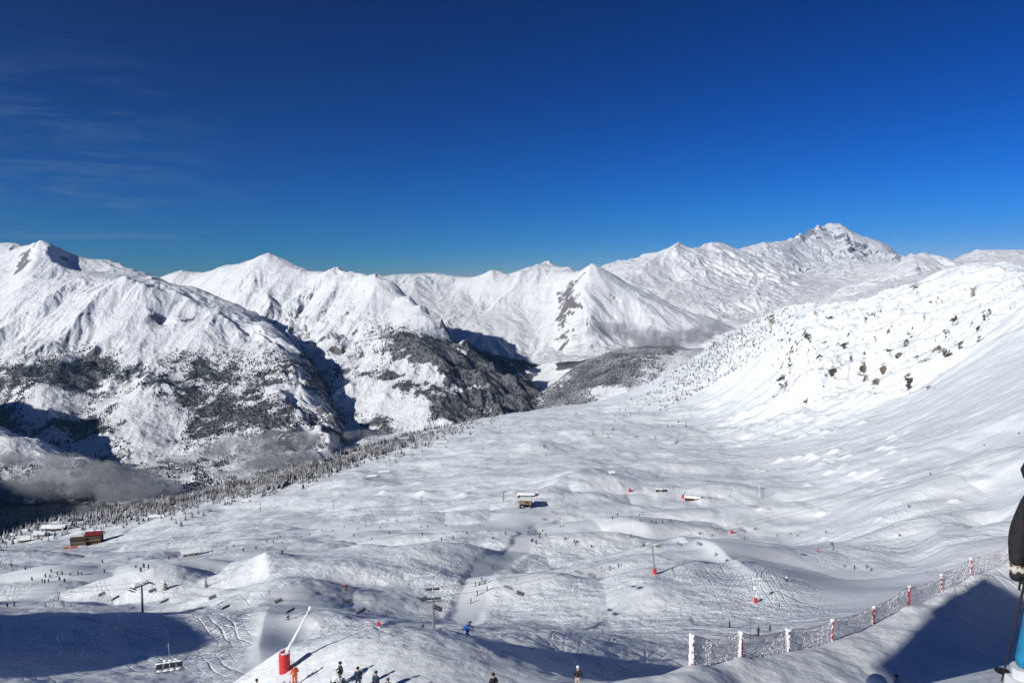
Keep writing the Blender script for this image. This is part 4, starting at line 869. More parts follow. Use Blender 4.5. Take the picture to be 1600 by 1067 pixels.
def person_meshes(kind, sub=1, g=1.0):
    P = pose(kind); mid = lambda a, b, t=0.5: P[a].lerp(P[b], t)
    J = [(P['hip'], .115), (P['waist'], .11), (P['chest'], .13), (P['neck'], .055), (P['head0'], .072), (P['head'], .098), (P['head'] + Vector((0, 0, .085)), .07)]
    B = [(0, 1), (1, 2), (2, 3), (3, 4), (4, 5), (5, 6)]
    for s_, sh, el, wr, hp, kn, an in ((-1, 'shl', 'ell', 'wrl', 'hpl', 'knl', 'anl'), (1, 'shr', 'elr', 'wrr', 'hpr', 'knr', 'anr')):
        n = len(J); d = (P[wr] - P[el]).normalized(); hand = P[wr] + d * .09
        J += [(P[sh], .058), (P[el], .044), (P[wr], .030), (hand, .035)]; B += [(2, n), (n, n + 1), (n + 1, n + 2), (n + 2, n + 3)]
        n = len(J); J += [(P[hp], .085), (P[kn], .058), (P[an], .042), (P[an] + Vector((0, .13, -.05)), .04)]; B += [(0, n), (n, n + 1), (n + 1, n + 2), (n + 2, n + 3)]
    body = skin_mesh('person', J, B, SKIN, sub)
    J = [(P['hip'] + Vector((0, 0, -.06 if kind != 'side' else -.20)), .155 * g), (P['waist'], .150 * g), (P['chest'], .165 * g), (mid('chest', 'neck', .75), .11), (mid('neck', 'head0', .2), .085)]; B = [(0, 1), (1, 2), (2, 3), (3, 4)]
    for sh, el, wr in (('shl', 'ell', 'wrl'), ('shr', 'elr', 'wrr')):
        n = len(J); J += [(P[sh], .085 * g), (P[el], .070 * g), (P[wr], .052)]; B += [(2, n), (n, n + 1), (n + 1, n + 2)]
    jacket = skin_mesh('jacket', J, B, CL['black'], sub)
    sd_ = kind == 'side'; J = [(P['hip'] + Vector((0, 0, -.14 if sd_ else .02)), .10 if sd_ else .135)]; B = []
    for hp, kn, an in (('hpl', 'knl', 'anl'), ('hpr', 'knr', 'anr')):
        n = len(J); J += [(P[hp] - Vector((0, 0, .12 if sd_ else 0)), .085 if sd_ else .110), (P[kn], .085), (P[an] + Vector((0, 0, .06)), .078)]; B += [(0, n), (n, n + 1), (n + 1, n + 2)]
    trousers = skin_mesh('trousers', J, B, CL['black'], sub)
    m = MB(); c = P['head'] + Vector((0, -.01, .045)); m.ball(c, (.125, .140, .115), 2); helmet = m.mesh('helmet', CL['black'], smooth=True)
    m = MB(); m.ball(P['head'] + Vector((0, .085, .02)), (.09, .05, .045), 2); goggles = m.mesh('goggles', WINM, smooth=True)
    gl = []
    for wr, el in (('wrl', 'ell'), ('wrr', 'elr')):
        d = (P[wr] - P[el]).normalized(); m = MB(); m.ball(P[wr] + d * .06, (.055, .07, .055), 2); m.tube(P[wr] - d * .06, P[wr] + d * .02, .06, .055)
        m.ball(P[wr] + d * .05 + Vector((.05, .02, .01)), (.022, .04, .022), 1); gl.append(m.mesh('glove', DARKM, smooth=True))
    bt = []
    for an in ('anl', 'anr'):
        m = MB(); a = P[an]; m.tube(a + Vector((0, -.01, .09 if kind == 'side' else .20)), a + Vector((0, 0, -.04)), .085, .075, 10); m.box(a + Vector((0, .06, -.045)), (.13, .32, .10)); bt.append(m.mesh('ski_boot', DARKM, smooth=False))
    sk = []
    for an in ('anl', 'anr'):
        m = MB(); a = P[an]; z = a.z - .105; m.box((a.x, a.y + .02, z), (.085, 1.5, .016)); m.poly([(a.x - .043, a.y + .77, z - .008), (a.x + .043, a.y + .77, z - .008), (a.x + .02, a.y + .93, z + .07), (a.x - .02, a.y + .93, z + .07)], (0, 0, .014)); sk.append(m.mesh('ski', DARKM))
    pl = []
    for wr, el, s_ in (('wrl', 'ell', -1), ('wrr', 'elr', 1)):
        d = (P[wr] - P[el]).normalized(); h_ = P[wr] + d * .07; e_ = Vector((h_.x + .10 * s_, h_.y - .12, .02)); m = MB(); m.tube(h_ + (h_ - e_).normalized() * .08, e_, .011, .007, 6); m.tube(e_ + Vector((0, 0, .07)), e_ + Vector((0, 0, .08)), .045, .045, 8); pl.append(m.mesh('ski_pole', DARKM))
    return dict(body=body, jacket=jacket, trousers=trousers, helmet=helmet, goggles=goggles, glove=gl, boot=bt, ski=sk, pole=pl)
PM = {k: person_meshes(k) for k in ('stand', 'crouch', 'stride', 'down')}
PM['crouch']
def recolor(o, mat):
    o.material_slots[0].link = 'OBJECT'; o.material_slots[0].material = mat
def person(p, rz, kind, label, jacket='black', trousers='black', helmet='black', skis=True, poles=True, tilt_=0.0, group=None, s=1.0):
    t = add_empty('person', p, rz, s); M_ = PM[kind]
    if tilt_: t.rotation_euler = (tilt_, 0, rz)
    child('body', M_['body'], t)
    recolor(child('jacket', M_['jacket'], t), CL[jacket]); recolor(child('trousers', M_['trousers'], t), CL[trousers]); recolor(child('helmet', M_['helmet'], t), CL[helmet]); child('goggles', M_['goggles'], t)
    for g in M_['glove']: child('glove', g, t)
    for g in M_['boot']: child('ski_boot', g, t)
    if skis:
        for g in M_['ski']: child('ski', g, t)
    if poles:
        for g in M_['pole']: child('ski_pole', g, t)
    return tag(t, label, 'person', group)
# far skiers: one small continuous figure each
def tiny_mesh(kind, mat):
    P = pose(kind); J = [(P['hip'], .17), (P['chest'], .20), (P['head'], .13), (P['ell'] , .08), (P['wrl'], .06), (P['elr'], .08), (P['wrr'], .06), (P['knl'], .11), (P['anl'], .10), (P['knr'], .11), (P['anr'], .10)]
    return skin_mesh('person', J, [(0, 1), (1, 2), (1, 3), (3, 4), (1, 5), (5, 6), (0, 7), (7, 8), (0, 9), (9, 10)], mat, 0)
TINY = [tiny_mesh(k, CL['black']) for k in ('stand', 'stride', 'crouch')]

def far_skiers():
    r = random.Random(21)
    L = [(553,838),(538,824),(559,828),(572,823),(594,826),(597,819),(606,814),(619,814),(581,843),(609,834),(657,824),(668,824),(697,822),(708,843),(484,836),(471,840),(462,836),(520,830),(503,830),(438,840),(441,849),(427,849),(417,847),(441,866),(506,816),(489,807),(471,809),(507,751),(518,753),
         (904,771),(264,874),(332,864),(355,858),(365,854),(163,895),(80,895),(90,898),(97,898),(71,902),(78,903),(93,907),(101,910),(66,910),(70,911),(76,910),(110,899),(122,898),(127,898),(212,887),(225,887),(232,888),(220,893),(22,947),(12,948),(50,907),(18,885),(40,890),(63,857),
         (848,812),(851,813),(865,817),(868,815),(875,812),(827,827),(825,833),(843,840),(845,835),(848,830),(853,838),(830,847),(838,850),(832,845),(876,824),(879,822),(818,795),(883,843),(897,848),(901,848),(924,855),(957,811),(965,806),(999,806),(1000,815),(1016,816),(1019,817),(1025,818),(1035,817),(1044,816),(1048,815),(1093,835),(1163,843),(1454,742),(1420,793),(1290,833),(1538,696),(1592,678),
         (1235,835),(1213,838),(1246,838),(1180,828),(1300,852),(1405,838),(640,806),(655,812),(690,845),(730,835),(750,822),(660,836),(400,858),(380,861),(310,866),(290,869),(160,880),(185,850),(213,830),(219,835),(216,845),(1140,776),(1108,778),(790,835),(770,842),(985,840)]
    cols = ['black', 'navy', 'black', 'grey', 'black', 'brown', 'black', 'navy', 'grey']
    for i, (u, v) in enumerate(L):
        p = hit(u, v, 150)
        if p is None: continue
        o = bpy.data.objects.new('person', TINY[r.randrange(3)]); COL.objects.link(o); o.location = p + Vector((0, 0, -0.02)); o.rotation_euler = (0, 0, r.uniform(0, 6.28)); s = 1.12
        o.scale = (s, s, s); recolor(o, CL[cols[r.randrange(9)]])
        tag(o, 'tiny distant skier, a dark speck on a far piste', 'person', 'distant skiers on the pistes')
far_skiers()
def mid_skiers():
    S = [(720,912,'stand','navy','black','dark skier at the top of the string on the winding groomed run'),(770,888,'stand','black','black','upper lone skier casting a shadow on the winding groomed run'),
         (753,909,'stand','black','grey','skier in black leaving the knot of people on the winding run'),(758,912,'stride','navy','black','navy-clad skier at the top right of the knot on the winding run'),(743,916,'stand','black','black','left skier of the knot on the winding groomed run'),
         (749,914,'crouch','grey','black','crouching skier in the middle of the knot on the winding run'),(761,923,'stand','black','black','skier at the right edge of the winding run below the knot'),(746,930,'stand','grey','black','grey-jacketed skier low on the winding run'),
         (736,942,'stand','black','black','lowest skier with a clear shadow on the winding run'),(661,985,'stand','black','black','skier standing left of the middle lift pylon'),
         (940,892,'stride','olive','white','skier in olive striding on skis left of the black-clad skier'),(953,890,'stride','black','black','big black-clad skier with arms wide below the lift line'),(966,886,'stand','grey','black','small skier right of the black-clad skier with arms wide'),
         (1140,980,'stand','black','black','lone black skier on the open piste above the first fence post'),(1185,993,'stand','black','black','dark skier seen through the netting right of the second post'),(1203,985,'stand','grey','black','smaller skier behind the netting, farther right'),
         (1319,886,'crouch','black','yellow','black skier with yellow touches leaning hard on the broad piste'),(1335,889,'stand','black','black','upright skier just right of the leaning one'),(1355,887,'crouch','navy','black','upper of two skiers bunched together on the broad piste'),(1361,892,'crouch','black','black','lower of two skiers bunched together on the broad piste'),
         (1229,908,'stand','white','black','skier in a white jacket on the broad piste'),(1119,868,'crouch','black','black','black skier with a long shadow beyond the tall lift pylon'),(1113,837,'stand','navy','black','small skier upslope of the tall lift pylon'),(1279,862,'stand','red','red','skier dressed in red on the broad piste'),
         (1302,858,'stride','grey','black','skier in grey right of the red one'),(541,921,'stand','black','black','skier standing beside the red sign on the dome crest'),(450,968,'crouch','black','black','small skier low on the groomed lane under the lift'),(899,852,'stand','black','black','skier left of the hollow below the hut path')]
    for i, (u, v, k, j, t, lab) in enumerate(S):
        p = hit(u, v, 110)
        if p: person(p, random.Random(i).uniform(0, 6.28), k, lab, j, t, 'black', group='skiers on the middle pistes')
mid_skiers()
def near_people():
    # (u, top v of the head) -> stand where a 1.78 m figure reaches that line
    def stand_at(u, vtop, h=1.80, ymin=38):
        a, e = ray(u, vtop); a = float(a); e = float(e); best = None
        for y in np.arange(ymin, 110, 0.25):
            z = ground_z(a * y, y)
            if z + h >= e * y - 0.03: return Vector((a * y, y, z))
        return on(a * 60, 60)
    J = [(460,1037,'stand','orange','orange','black',0.6,'skier in bright orange with a black helmet below the red snow gun'),
         (532,1033,'stride','black','white','black',2.2,'skier in black with pale gloves behind the one in white'),(523,1051,'crouch','white','black','black',-1.0,'skier in a pale mint jacket seen from behind'),
         (559,1041,'down','navy','navy','black',0.2,'tall skier in navy standing upright in the middle of the row'),(587,1048,'down','navy','black','navy',-0.5,'skier in dark blue right of the tall navy one'),
         (606,1060,'stand','brown','black','brown',0.0,'brown-haired skier cut by the bottom edge, right of the row'),(401,1061,'stand','black','black','black',0.0,'black helmet showing at the bottom edge left of the red snow gun'),
         (771,1051,'stand','black','black','black',0.4,'skier in black with a dark cap at the bottom middle'),(903,1040,'stand','black','beige','white',-0.3,'skier with a white helmet, black jacket and beige trousers'),
         (1401,1053,'down','white','black','black',0.3,'skier with a black hat and white jacket beside the snow-capped mound')]
    for u, vt, k, j, t, hm, rz, lab in J:
        hgt = 1.80 if k != 'crouch' else 1.38
        person(stand_at(u, vt, hgt), rz, k, lab, j, t, hm, skis=True)
    p = stand_at(729, 977, 1.42, 70); person(p, -1.9, 'crouch', 'skier in vivid blue crouching in a turn on the crest of the knoll', 'blue', 'blue', 'navy', s=1.12)
near_people()
print('people', round(time.time() - T0, 1))

# ------------------------------------------------------------------ chairlift
def pylon_mesh(h, wid=2.6):
    """parts of a lift tower, its crossarm along x; foot at the origin"""
    a = MB().tube((0, 0, -1.5), (0, 0, h), .34, .22, 14)
    for k in range(int(h / .45)): a.box((.36 - .1 * k * .45 / h, 0, .8 + k * .42), (.22, .30, .03))
    shaft = a.mesh('shaft', STEEL, smooth=False)
    b = MB().box((0, 0, h), (2 * wid + .5, .28, .34)); b.box((0, 0, h + .42), (2 * wid - .4, .10, .10))
    for s in (-1, 1): b.tube((s * wid * .75, 0, h), (s * wid * .75, 0, h + 1.1), .07); b.tube((s * wid * .75, 0, h + 1.1), (0, 0, h + .5), .05)
    b.tube((-wid * .75, 0, h + 1.1), (wid * .75, 0, h + 1.1), .06); arm = b.mesh('crossarm', STEEL)
    sh = []
    for s in (-1, 1):
        c = MB().box((s * wid, 0, h - .12), (.10, 3.0, .16))
        for k in range(6): c.tube((s * wid - .07, -1.3 + k * .52, h - .02), (s * wid + .07, -1.3 + k * .52, h - .02), .20, .20, 10)
        sh.append(c.mesh('sheave_train', DARKM))
    pf = []
    for s in (-1, 1):
        c = MB().box((s * (wid + .55), 0, h - .45), (.5, 3.2, .05))
        for k in (-1.5, 0, 1.5): c.tube((s * (wid + .8), k, h - .45), (s * (wid + .8), k, h + .5), .025)
        c.tube((s * (wid + .8), -1.5, h + .5), (s * (wid + .8), 1.5, h + .5), .025); pf.append(c.mesh('catwalk', STEEL))
    sn = MB(); rr = random.Random(int(h * 7))
    for k in range(26): sn.ball((rr.uniform(-wid, wid), rr.uniform(-.15, .15), h + rr.choice((.22, .52)) + .03), (rr.uniform(.12, .3), .16, rr.uniform(.05, .12)), 1, .2, k)
    rime = sn.mesh('frost', RIME)
    return shaft, arm, sh, pf, rime
def pylon(foot, h, heading, label, pad=False, lean=None, wid=2.6, group='lift pylons'):
    sh_, arm, tr, pf, rime = pylon_mesh(h, wid); t = add_empty('lift_pylon', foot, heading)
    if lean: t.rotation_euler = lean
    child('shaft', sh_, t); c = child('crossarm', arm, t)
    for m in tr: child('sheave_train', m, t)
    for m in pf: child('catwalk', m, t)
    child('frost', rime, t)['kind'] = 'stuff'
    if pad: child('base_pad', MB().tube((0, 0, -.8), (0, 0, 1.7), .62, .60, 12).mesh('base_pad', REDP), t)
    tag(t, label, 'lift pylon', group); return t
def chair_meshes(w_=2.3, occupied=False):
    h = MB().tube((0, 0, 0), (0, .05, -.35), .05).path([(0, .05, -.35), (0, -.35, -.9), (0, -.42, -2.0)], .035); hanger = h.mesh('hanger', STEEL)
    fr = MB().path([(-w_ / 2, -.42, -2.0), (w_ / 2, -.42, -2.0)], .035)
    for s in (-1, 1): fr.path([(s * w_ / 2, -.42, -2.0), (s * w_ / 2, -.35, -2.75), (s * w_ / 2, .25, -2.8), (s * w_ / 2, .35, -2.4), (s * w_ / 2, -.3, -2.35)], .028)
    frame = fr.mesh('frame', DARKM)
    seat = MB().box((0, 0, -2.74), (w_ - .1, .52, .09)).mesh('seat', DARKM if occupied else STEEL, bevel=.02)
    back = MB()
    for k in range(4): back.box((-w_ * .375 + k * w_ * .25, -.33, -2.40), (w_ * .22, .07, .56))
    back = back.mesh('backrest', DARKM if occupied else STEEL, bevel=.015)
    fb = MB().path([(-w_ * .4, .45, -3.15), (w_ * .4, .45, -3.15)], .03)
    for s in (-.25, .25): fb.path([(w_ * s, .35, -2.4), (w_ * s, .45, -3.15)], .02)
    return hanger, frame, seat, back, fb.mesh('footrest', STEEL)
CH_E, CH_O = chair_meshes(), chair_meshes(occupied=True)
def add_chair(p, heading, label, occ, group='chairs of the chairlift', s=1.0):
    t = add_empty('lift_chair', p, heading, s)
    for n, m in zip(('hanger', 'frame', 'seat', 'backrest', 'footrest'), CH_O if occ else CH_E): child(n, m, t)
    return tag(t, label, 'lift chair', group)
def cable(pts, r, label):
    out = []
    for a, b in zip(pts[:-1], pts[1:]):
        L = (b - a).length; n = 10
        for k in range(n): t = k / n; q = a.lerp(b, t); q.z -= 4 * t * (1 - t) * L * 0.018; out.append(q)
    out.append(pts[-1]); o = bpy.data.objects.new('lift_cable', MB().path(out, r, 5).mesh('lift_cable', DARKM)); COL.objects.link(o); tag(o, label, 'cable'); return out
def tower_top(u, vtop, y, u_foot=None):
    """a tower whose head is seen at (u, vtop), standing on the slope at distance y"""
    x, yy, zt = at(u, vtop, y); g = on(x, yy); return g, zt - g.z
def chairlift():
    T = []
    for u, vt, uf, vf, y, lab, pad in [(222, 929, 226, 972, 262, 'grey steel lift pylon at the edge of the big shadow on the left', False), (677, 927, 677, 988, 190, 'grey lift pylon with a double crossarm in the middle behind the knoll', False), (1024, 853, 1035, 897, 284, 'tall frosted lift pylon with a red padded foot on the open piste', True)]:
        q_ = hit(uf, vf, 110); y = min(max(q_.y, y * .8), y * 1.25); g, h = tower_top(u, vt, y); h = min(max(h, 8.5), 15); T.append((g, h, u, lab, pad))
    dirs = []
    for i in range(3):
        a = T[max(0, i - 1)][0]; b = T[min(2, i + 1)][0]; d = b - a; dirs.append(math.atan2(-d.x, d.y))
    heads = []
    for (g, h, u, lab, pad), hd in zip(T, dirs):
        lean = (rad(-2), rad(-9), hd) if pad else None
        t = pylon(g, h, hd, lab, pad, lean); bpy.context.view_layer.update(); M_ = t.matrix_world
        heads.append((M_ @ Vector((-2.6, 0, h + .2)), M_ @ Vector((2.6, 0, h + .2))))
    e0 = (T[0][0] - T[1][0]).normalized(); dd = (T[2][0] - T[1][0]).normalized()
    for side, nm in ((0, 'left-hand haul cable of the chairlift strung between the three pylons'), (1, 'right-hand haul cable of the chairlift strung between the three pylons')):
        st = heads[0][side] + Vector((-190, 60, -32)); en = heads[2][side] + Vector((330, 190, 20))
        gz = ground_z(en.x, en.y); en.z = max(en.z, gz + 9)
        gz = ground_z(st.x, st.y); st.z = gz + 9
        pts = [st, heads[0][side], heads[1][side], heads[2][side], en]
        line = cable(pts, 0.035, nm); us = [project(p.x, p.y, p.z)[0] for p in line]
        wanted = [(160, 0), (239, 0), (333, 0), (436, 0), (545, 0), (664, 0), (795, 0), (905, 0), (1060, 0), (1160, 0)] if side == 0 else [(180, 1), (256, 0), (352, 1), (453, 1), (564, 1), (683, 1), (812, 1), (925, 0), (1090, 0)]
        for u, occ in wanted:
            for k in range(len(line) - 1):
                if us[k] <= u <= us[k + 1]:
                    t = (u - us[k]) / (us[k + 1] - us[k]); p = line[k].lerp(line[k + 1], t); d = line[k + 1] - line[k]; hd = math.atan2(-d.x, d.y) + (math.pi if side else 0)
                    near = min(((abs(u - v_), n_) for v_, n_ in ((222, 'the left pylon'), (677, 'the middle pylon'), (1030, 'the tall red-footed pylon'))), key=lambda q: q[0])
                    where = 'left' if u < {'the left pylon': 222, 'the middle pylon': 677, 'the tall red-footed pylon': 1030}[near[1]] else 'right'
                    add_chair(p, hd, ('dark ' if occ else 'pale empty ') + 'chair hanging %s of %s' % (where, near[1]) + (', on the nearer cable' if side else ', on the farther cable'), bool(occ)); break
chairlift()
def far_pylons():
    for u, v, s, lab in [(407,799,9,'small lift pylon far left of the row on the white ridge'),(521,795,9,'small lift pylon, second of the row on the white ridge'),(659,790,9,'small lift pylon below the snow park kickers'),(787,784,9,'small lift pylon just left of the timber hut'),(691,690,11,'far lift pylon near the rim trees'),(782,674,12,'far lift pylon high above the rim'),(1192,778,8,'thin far lift mast in the bowl')]:
        p = hit(u, v, 300)
        if p is None: continue
        t = add_empty('lift_pylon', p, 0.5); h = s
        child('shaft', FARP[0], t); child('crossarm', FARP[1], t); t.scale = (h / 9,) * 3; tag(t, lab, 'lift pylon', 'small pylons of the far lift')
FARP = (MB().tube((0, 0, -1), (0, 0, 9), .30, .20, 8).mesh('shaft', DARKM), MB().box((0, 0, 9), (3.4, .3, .3)).box((-1.6, 0, 8.9), (.3, 1.6, .3)).box((1.6, 0, 8.9), (.3, 1.6, .3)).mesh('crossarm', DARKM))
far_pylons()
# the frosted chair close by at the bottom left, with its own cable
def close_chair():
    a, e = ray(263, 1004); y = 66.0; p = Vector((float(a) * y, y, float(e) * y)); q0 = Vector((p.x - 70, y + 30, p.z + 2.2)); q1 = Vector((p.x + 60, y - 30, p.z - 5.0))
    o = bpy.data.objects.new('lift_cable', MB().path([q0, p, q1], .014, 5).mesh('lift_cable', DARKM)); COL.objects.link(o); tag(o, 'thin cable carrying the snow-covered chair at the bottom left', 'cable')
    t = add_chair(p, rad(200), 'snow-covered chair hanging close at the bottom left corner', True, group='close chair', s=0.95); t['group'] = 'chairs of the chairlift'
    m = MB(); r = random.Random(4)
    for k in range(5): m.ball((-.9 + k * .45, -.33, -2.10), (.30, .10, .08), 2, .3, k)
    for k in range(4): m.ball((-.85 + k * .55, .05, -2.68), (.33, .26, .06), 2, .3, k + 9)
    for k in range(3): m.ball((-.6 + k * .5, -.42, -1.95), (.2, .1, .1), 2, .2, k + 19)
    child('snow_cover', m.mesh('snow_cover', SNOWM, smooth=True), t)['kind'] = 'stuff'
close_chair()
print('lift', round(time.time() - T0, 1))

# ------------------------------------------------------------------ snow guns, signs, markers
def snow_gun(foot, pad_h, pad_r, dirv, length, label, frosted=True, red=True, group=None, s=1.0):
    t = add_empty('snow_gun', foot)
    n = 14; m = MB().tube((0, 0, -.5), (0, 0, pad_h), pad_r, pad_r * .96, n)
    for k in range(4): m.tube((0, 0, pad_h * (.2 + .2 * k)), (0, 0, pad_h * (.2 + .2 * k) + .03), pad_r * 1.02, pad_r * 1.02, n)
    if red: child('base_pad', m.mesh('base_pad', REDP), t)
    d = Vector(dirv).normalized(); b = Vector((0, 0, pad_h * .8)); l = MB().tube(b, b + d * length * .28, pad_r * .28, pad_r * .26, 10).tube(b + d * length * .25, b + d * length, pad_r * .22, pad_r * .13, 10)
    child('lance', l.mesh('lance', RIME if frosted else STEEL, smooth=True), t)
    hd = MB(); e_ = b + d * length; hd.tube(e_ - d * .15, e_ + d * .12, pad_r * .28, pad_r * .22, 10).ball(e_, (pad_r * .3,) * 3, 2, .15, 3); child('nozzle_head', hd.mesh('nozzle_head', RIME), t)
    if frosted:
        f = MB(); r = random.Random(2)
        for k in range(22):
            a_ = math.pi * .75 + r.uniform(-.5, .5); f.ball((math.cos(a_) * pad_r * .93, math.sin(a_) * pad_r * .93, r.uniform(0, pad_h)), (pad_r * .16, pad_r * .16, pad_h * .09), 1, .25, k)
        for k in range(14): a_ = r.uniform(0, 6.28); f.ball((math.cos(a_) * pad_r * .8, math.sin(a_) * pad_r * .8, pad_h), (pad_r * .25, pad_r * .25, .07), 1, .25, k)
        child('frost', f.mesh('frost', RIME), t)['kind'] = 'stuff'
    return tag(t, label, 'snow gun', group)
def guns():
    p = hit(445, 1048, 45); k = kscale(p); a, e = ray(490, 940); a0, e0 = ray(449, 1018)
    snow_gun(p, 32 * k, 8.8 * k, (42, 8, 78), 88 * k, 'big snow gun with a bright red padded base and long white frosted lance')
    for u, v, h, w_, dx, ln, lab in [(1180,941,9,3.6,1,26,'snow gun with a fat white frosted head at the edge of the piste step'),(984,768,4,3,-1,14,'small red-footed snow gun beside the shaded bowl road'),(1067,778,5,3,2,14,'small red-footed snow gun next to the long white roof'),(1143,833,4,3.4,1,6,'low red-padded snow gun stub on the far piste')]:
        q = hit(u, v, 120); k = kscale(q); g_ = snow_gun(q, h * k, w_ * k / 1.4, (dx * .3, .1, 1), ln * k, lab, frosted=u == 1180, group='small snow guns')
        if u == 1180: child('snow_cap', MB().ball((0, 0, 0), (4 * k, 3 * k, 3 * k), 2, .2, 5).mesh('snow_cap', RIME), g_, loc=(0, 0, 24 * k))
guns()
def sign(u, v, hpx, label, disc=True):
    q = hit(u, v, 60); k = kscale(q); h = hpx * k; t = add_empty('piste_sign', q, faces_camera(q))
    child('post', MB().tube((0, 0, -.3), (0, 0, h), .05, .05, 8).mesh('post', STEEL), t)
    m = MB().tube((0, -.06, h), (0, -.10, h), 3.4 * k, 3.4 * k, 18) if disc else MB().box((0, -.08, h), (6 * k, .05, 4 * k)); child('panel', m.mesh('panel', REDP), t)
    child('small_panel', MB().box((0, -.08, h * .72), (3.2 * k, .04, 2.4 * k)).mesh('small_panel', RIME), t); tag(t, label, 'sign')
sign(592, 994, 22, 'red round piste marker on a pole in front of the smooth dome'); sign(540, 920, 5, 'low red sign board on the crest of the dome', False)
for i, (u, v, h, lab) in enumerate([(942,993,20,'tallest thin marker pole on the crest of the shaded knoll'),(1001,997,10,'short marker pole between two others on the knoll crest'),(1022,998,13,'dark marker pole at the right end of the knoll crest'),(878,824,19,'thin white pole beside the winding run'),(1172,1000,40,'very thin pole standing behind the netting'),(1186,776,20,'thin white mast in the shaded bowl')]):
    q = hit(u, v, 60 if v > 900 else 300)
    if q: k = kscale(q); o = bpy.data.objects.new('marker_pole', MB().tube((0, 0, -.3), (0, 0, h * k), .035 * max(1, q.y / 120), .03 * max(1, q.y / 120), 6).tube((0, 0, h * k), (0, 0, h * k + .1), .05, .02, 6).mesh('marker_pole', RIME if 'white' in lab else DARKM)); COL.objects.link(o); o.location = q; tag(o, lab, 'marker pole', 'marker poles')

# ------------------------------------------------------------------ frosted safety fence on the near bank
NETM, nt_, nb_ = new_mat('safety_net'); nb_.inputs['Base Color'].default_value = (0.36, 0.24, 0.30, 1); nb_.inputs['Roughness'].default_value = 0.8
def fence():
    posts = [(1081,1038,990),(1157,1019,980),(1231,1002,967),(1300,987,953),(1365,964,936),(1420,944,914),(1470,922,894),(1516,897,868),(1578,877,851),(1645,858,833)]
    root = add_empty('safety_fence', hit(1081, 1038, 40)); tag(root, 'frosted netting fence with red padded posts along the near bank', 'fence'); base = root.location.copy(); r = random.Random(9)
    P = []
    for (u, vb, vt), yq in zip(posts, (54, 57, 61, 65, 71, 76, 81, 85, 90, 98)):
        a, _ = ray(u, vb); q = on(float(a) * yq, yq)
        k = kscale(q); P.append((q - base, (vb - vt) * k * 1.02))
    for i, (q, h) in enumerate(P):
        w_ = 0.13 if i not in (0, 1, 2) else 0.17
        t = child('post', MB().tube((0, 0, -.6), (0, 0, h), w_, w_ * .93, 12).mesh('post', REDP), root, loc=q)
        f = MB(); n = (260, 190, 200, 45, 22, 10, 50, 40, 60, 30)[i]
        for k in range(n):
            a_ = math.radians(205) + r.gauss(0, .75); z = r.uniform(0, h * 1.02) if k % 3 else h; f.ball((math.cos(a_) * w_ * .95, math.sin(a_) * w_ * .95, z), (r.uniform(.04, .10), r.uniform(.04, .09), r.uniform(.05, .16)), 1, .3, k)
        for k in range(7): f.ball((r.uniform(-w_, w_), r.uniform(-w_, w_), h + .02), (.10, .10, .07), 1, .25, k)
        child('frost', f.mesh('frost', RIME), t)['kind'] = 'stuff'
    for i in range(len(P) - 1):
        (p, h0), (q, h1) = P[i], P[i + 1]; d = q - p; L = Vector((d.x, d.y, 0)).length; ux = d / d.length
        def pt(s_, z):   # along, up (0..1)
            w0 = p.lerp(q, s_); sag = -0.10 * math.sin(math.pi * s_) * z; hh = (h0 + (h1 - h0) * s_) * 0.97; g = ground_z(base.x + w0.x, base.y + w0.y) - base.z
            return Vector((w0.x, w0.y, g + 0.03 + (hh + sag) * z))
        m = MB(); nx = max(24, int(L / .14)); nz_ = 14
        def strand(a_, b_, rr): 
            d_ = (b_ - a_); n_ = Vector((-ux.y, ux.x, 0)).normalized() * rr; up = Vector((0, 0, 1)).cross(n_) ; sd = d_.cross(n_).normalized() * rr
            vs = [m.bm.verts.new(x) for x in (a_ + sd, a_ - sd, b_ - sd, b_ + sd)]; m.bm.faces.new(vs)
        for k in range(nx + 1):
            pts = [pt(k / nx, z / 4) for z in range(5)]
            for a_, b_ in zip(pts[:-1], pts[1:]): strand(a_, b_, .013)
        for z in range(nz_ + 1):
            pts = [pt(k / 10, z / nz_) for k in range(11)]
            for a_, b_ in zip(pts[:-1], pts[1:]): strand(a_, b_, .013 if z < nz_ else .03)
        net = child('net', m.mesh('net', NETM), root)
        f = MB(); nf = (1300, 700, 1100, 1400, 1500, 1500, 1500, 1300, 900)[i]
        for k in range(nf):
            s_ = r.random(); z = r.random()
            dens = 0.5 + 0.5 * math.sin(s_ * 9 + i * 2.1) * math.cos(z * 3 + i)
            if i == 0: dens = 1.0 if s_ < .38 else (.05 if z < .85 else .5)
            elif i == 1: dens = 1.2 - z * 1.3
            elif i == 2: dens = .9 if (s_ > .75 or s_ < .15) else (1.0 - z)
            if r.random() > dens: continue
            c = pt(s_, z) + Vector((r.uniform(-.03, .03), r.uniform(-.05, .02), 0)); sz = r.uniform(.02, .07); ang = r.uniform(0, 6.28)
            vs = [m2 for m2 in (c + ux * math.cos(ang) * sz * 1.6 + Vector((0, 0, math.sin(ang) * sz * 1.6)), c + ux * math.cos(ang + 2.2) * sz + Vector((0, 0, math.sin(ang + 2.2) * sz)), c + ux * math.cos(ang + 4.1) * sz + Vector((0, 0, math.sin(ang + 4.1) * sz)))]
            tip = c + Vector((ux.y, -ux.x, 0)) * sz; bv = [f.bm.verts.new(x) for x in vs + [tip]]
            for a_, b_, c_ in ((0, 1, 2), (0, 1, 3), (1, 2, 3), (2, 0, 3)): f.bm.faces.new((bv[a_], bv[b_], bv[c_]))
        child('frost', f.mesh('frost', RIME), net)['kind'] = 'stuff'
fence()
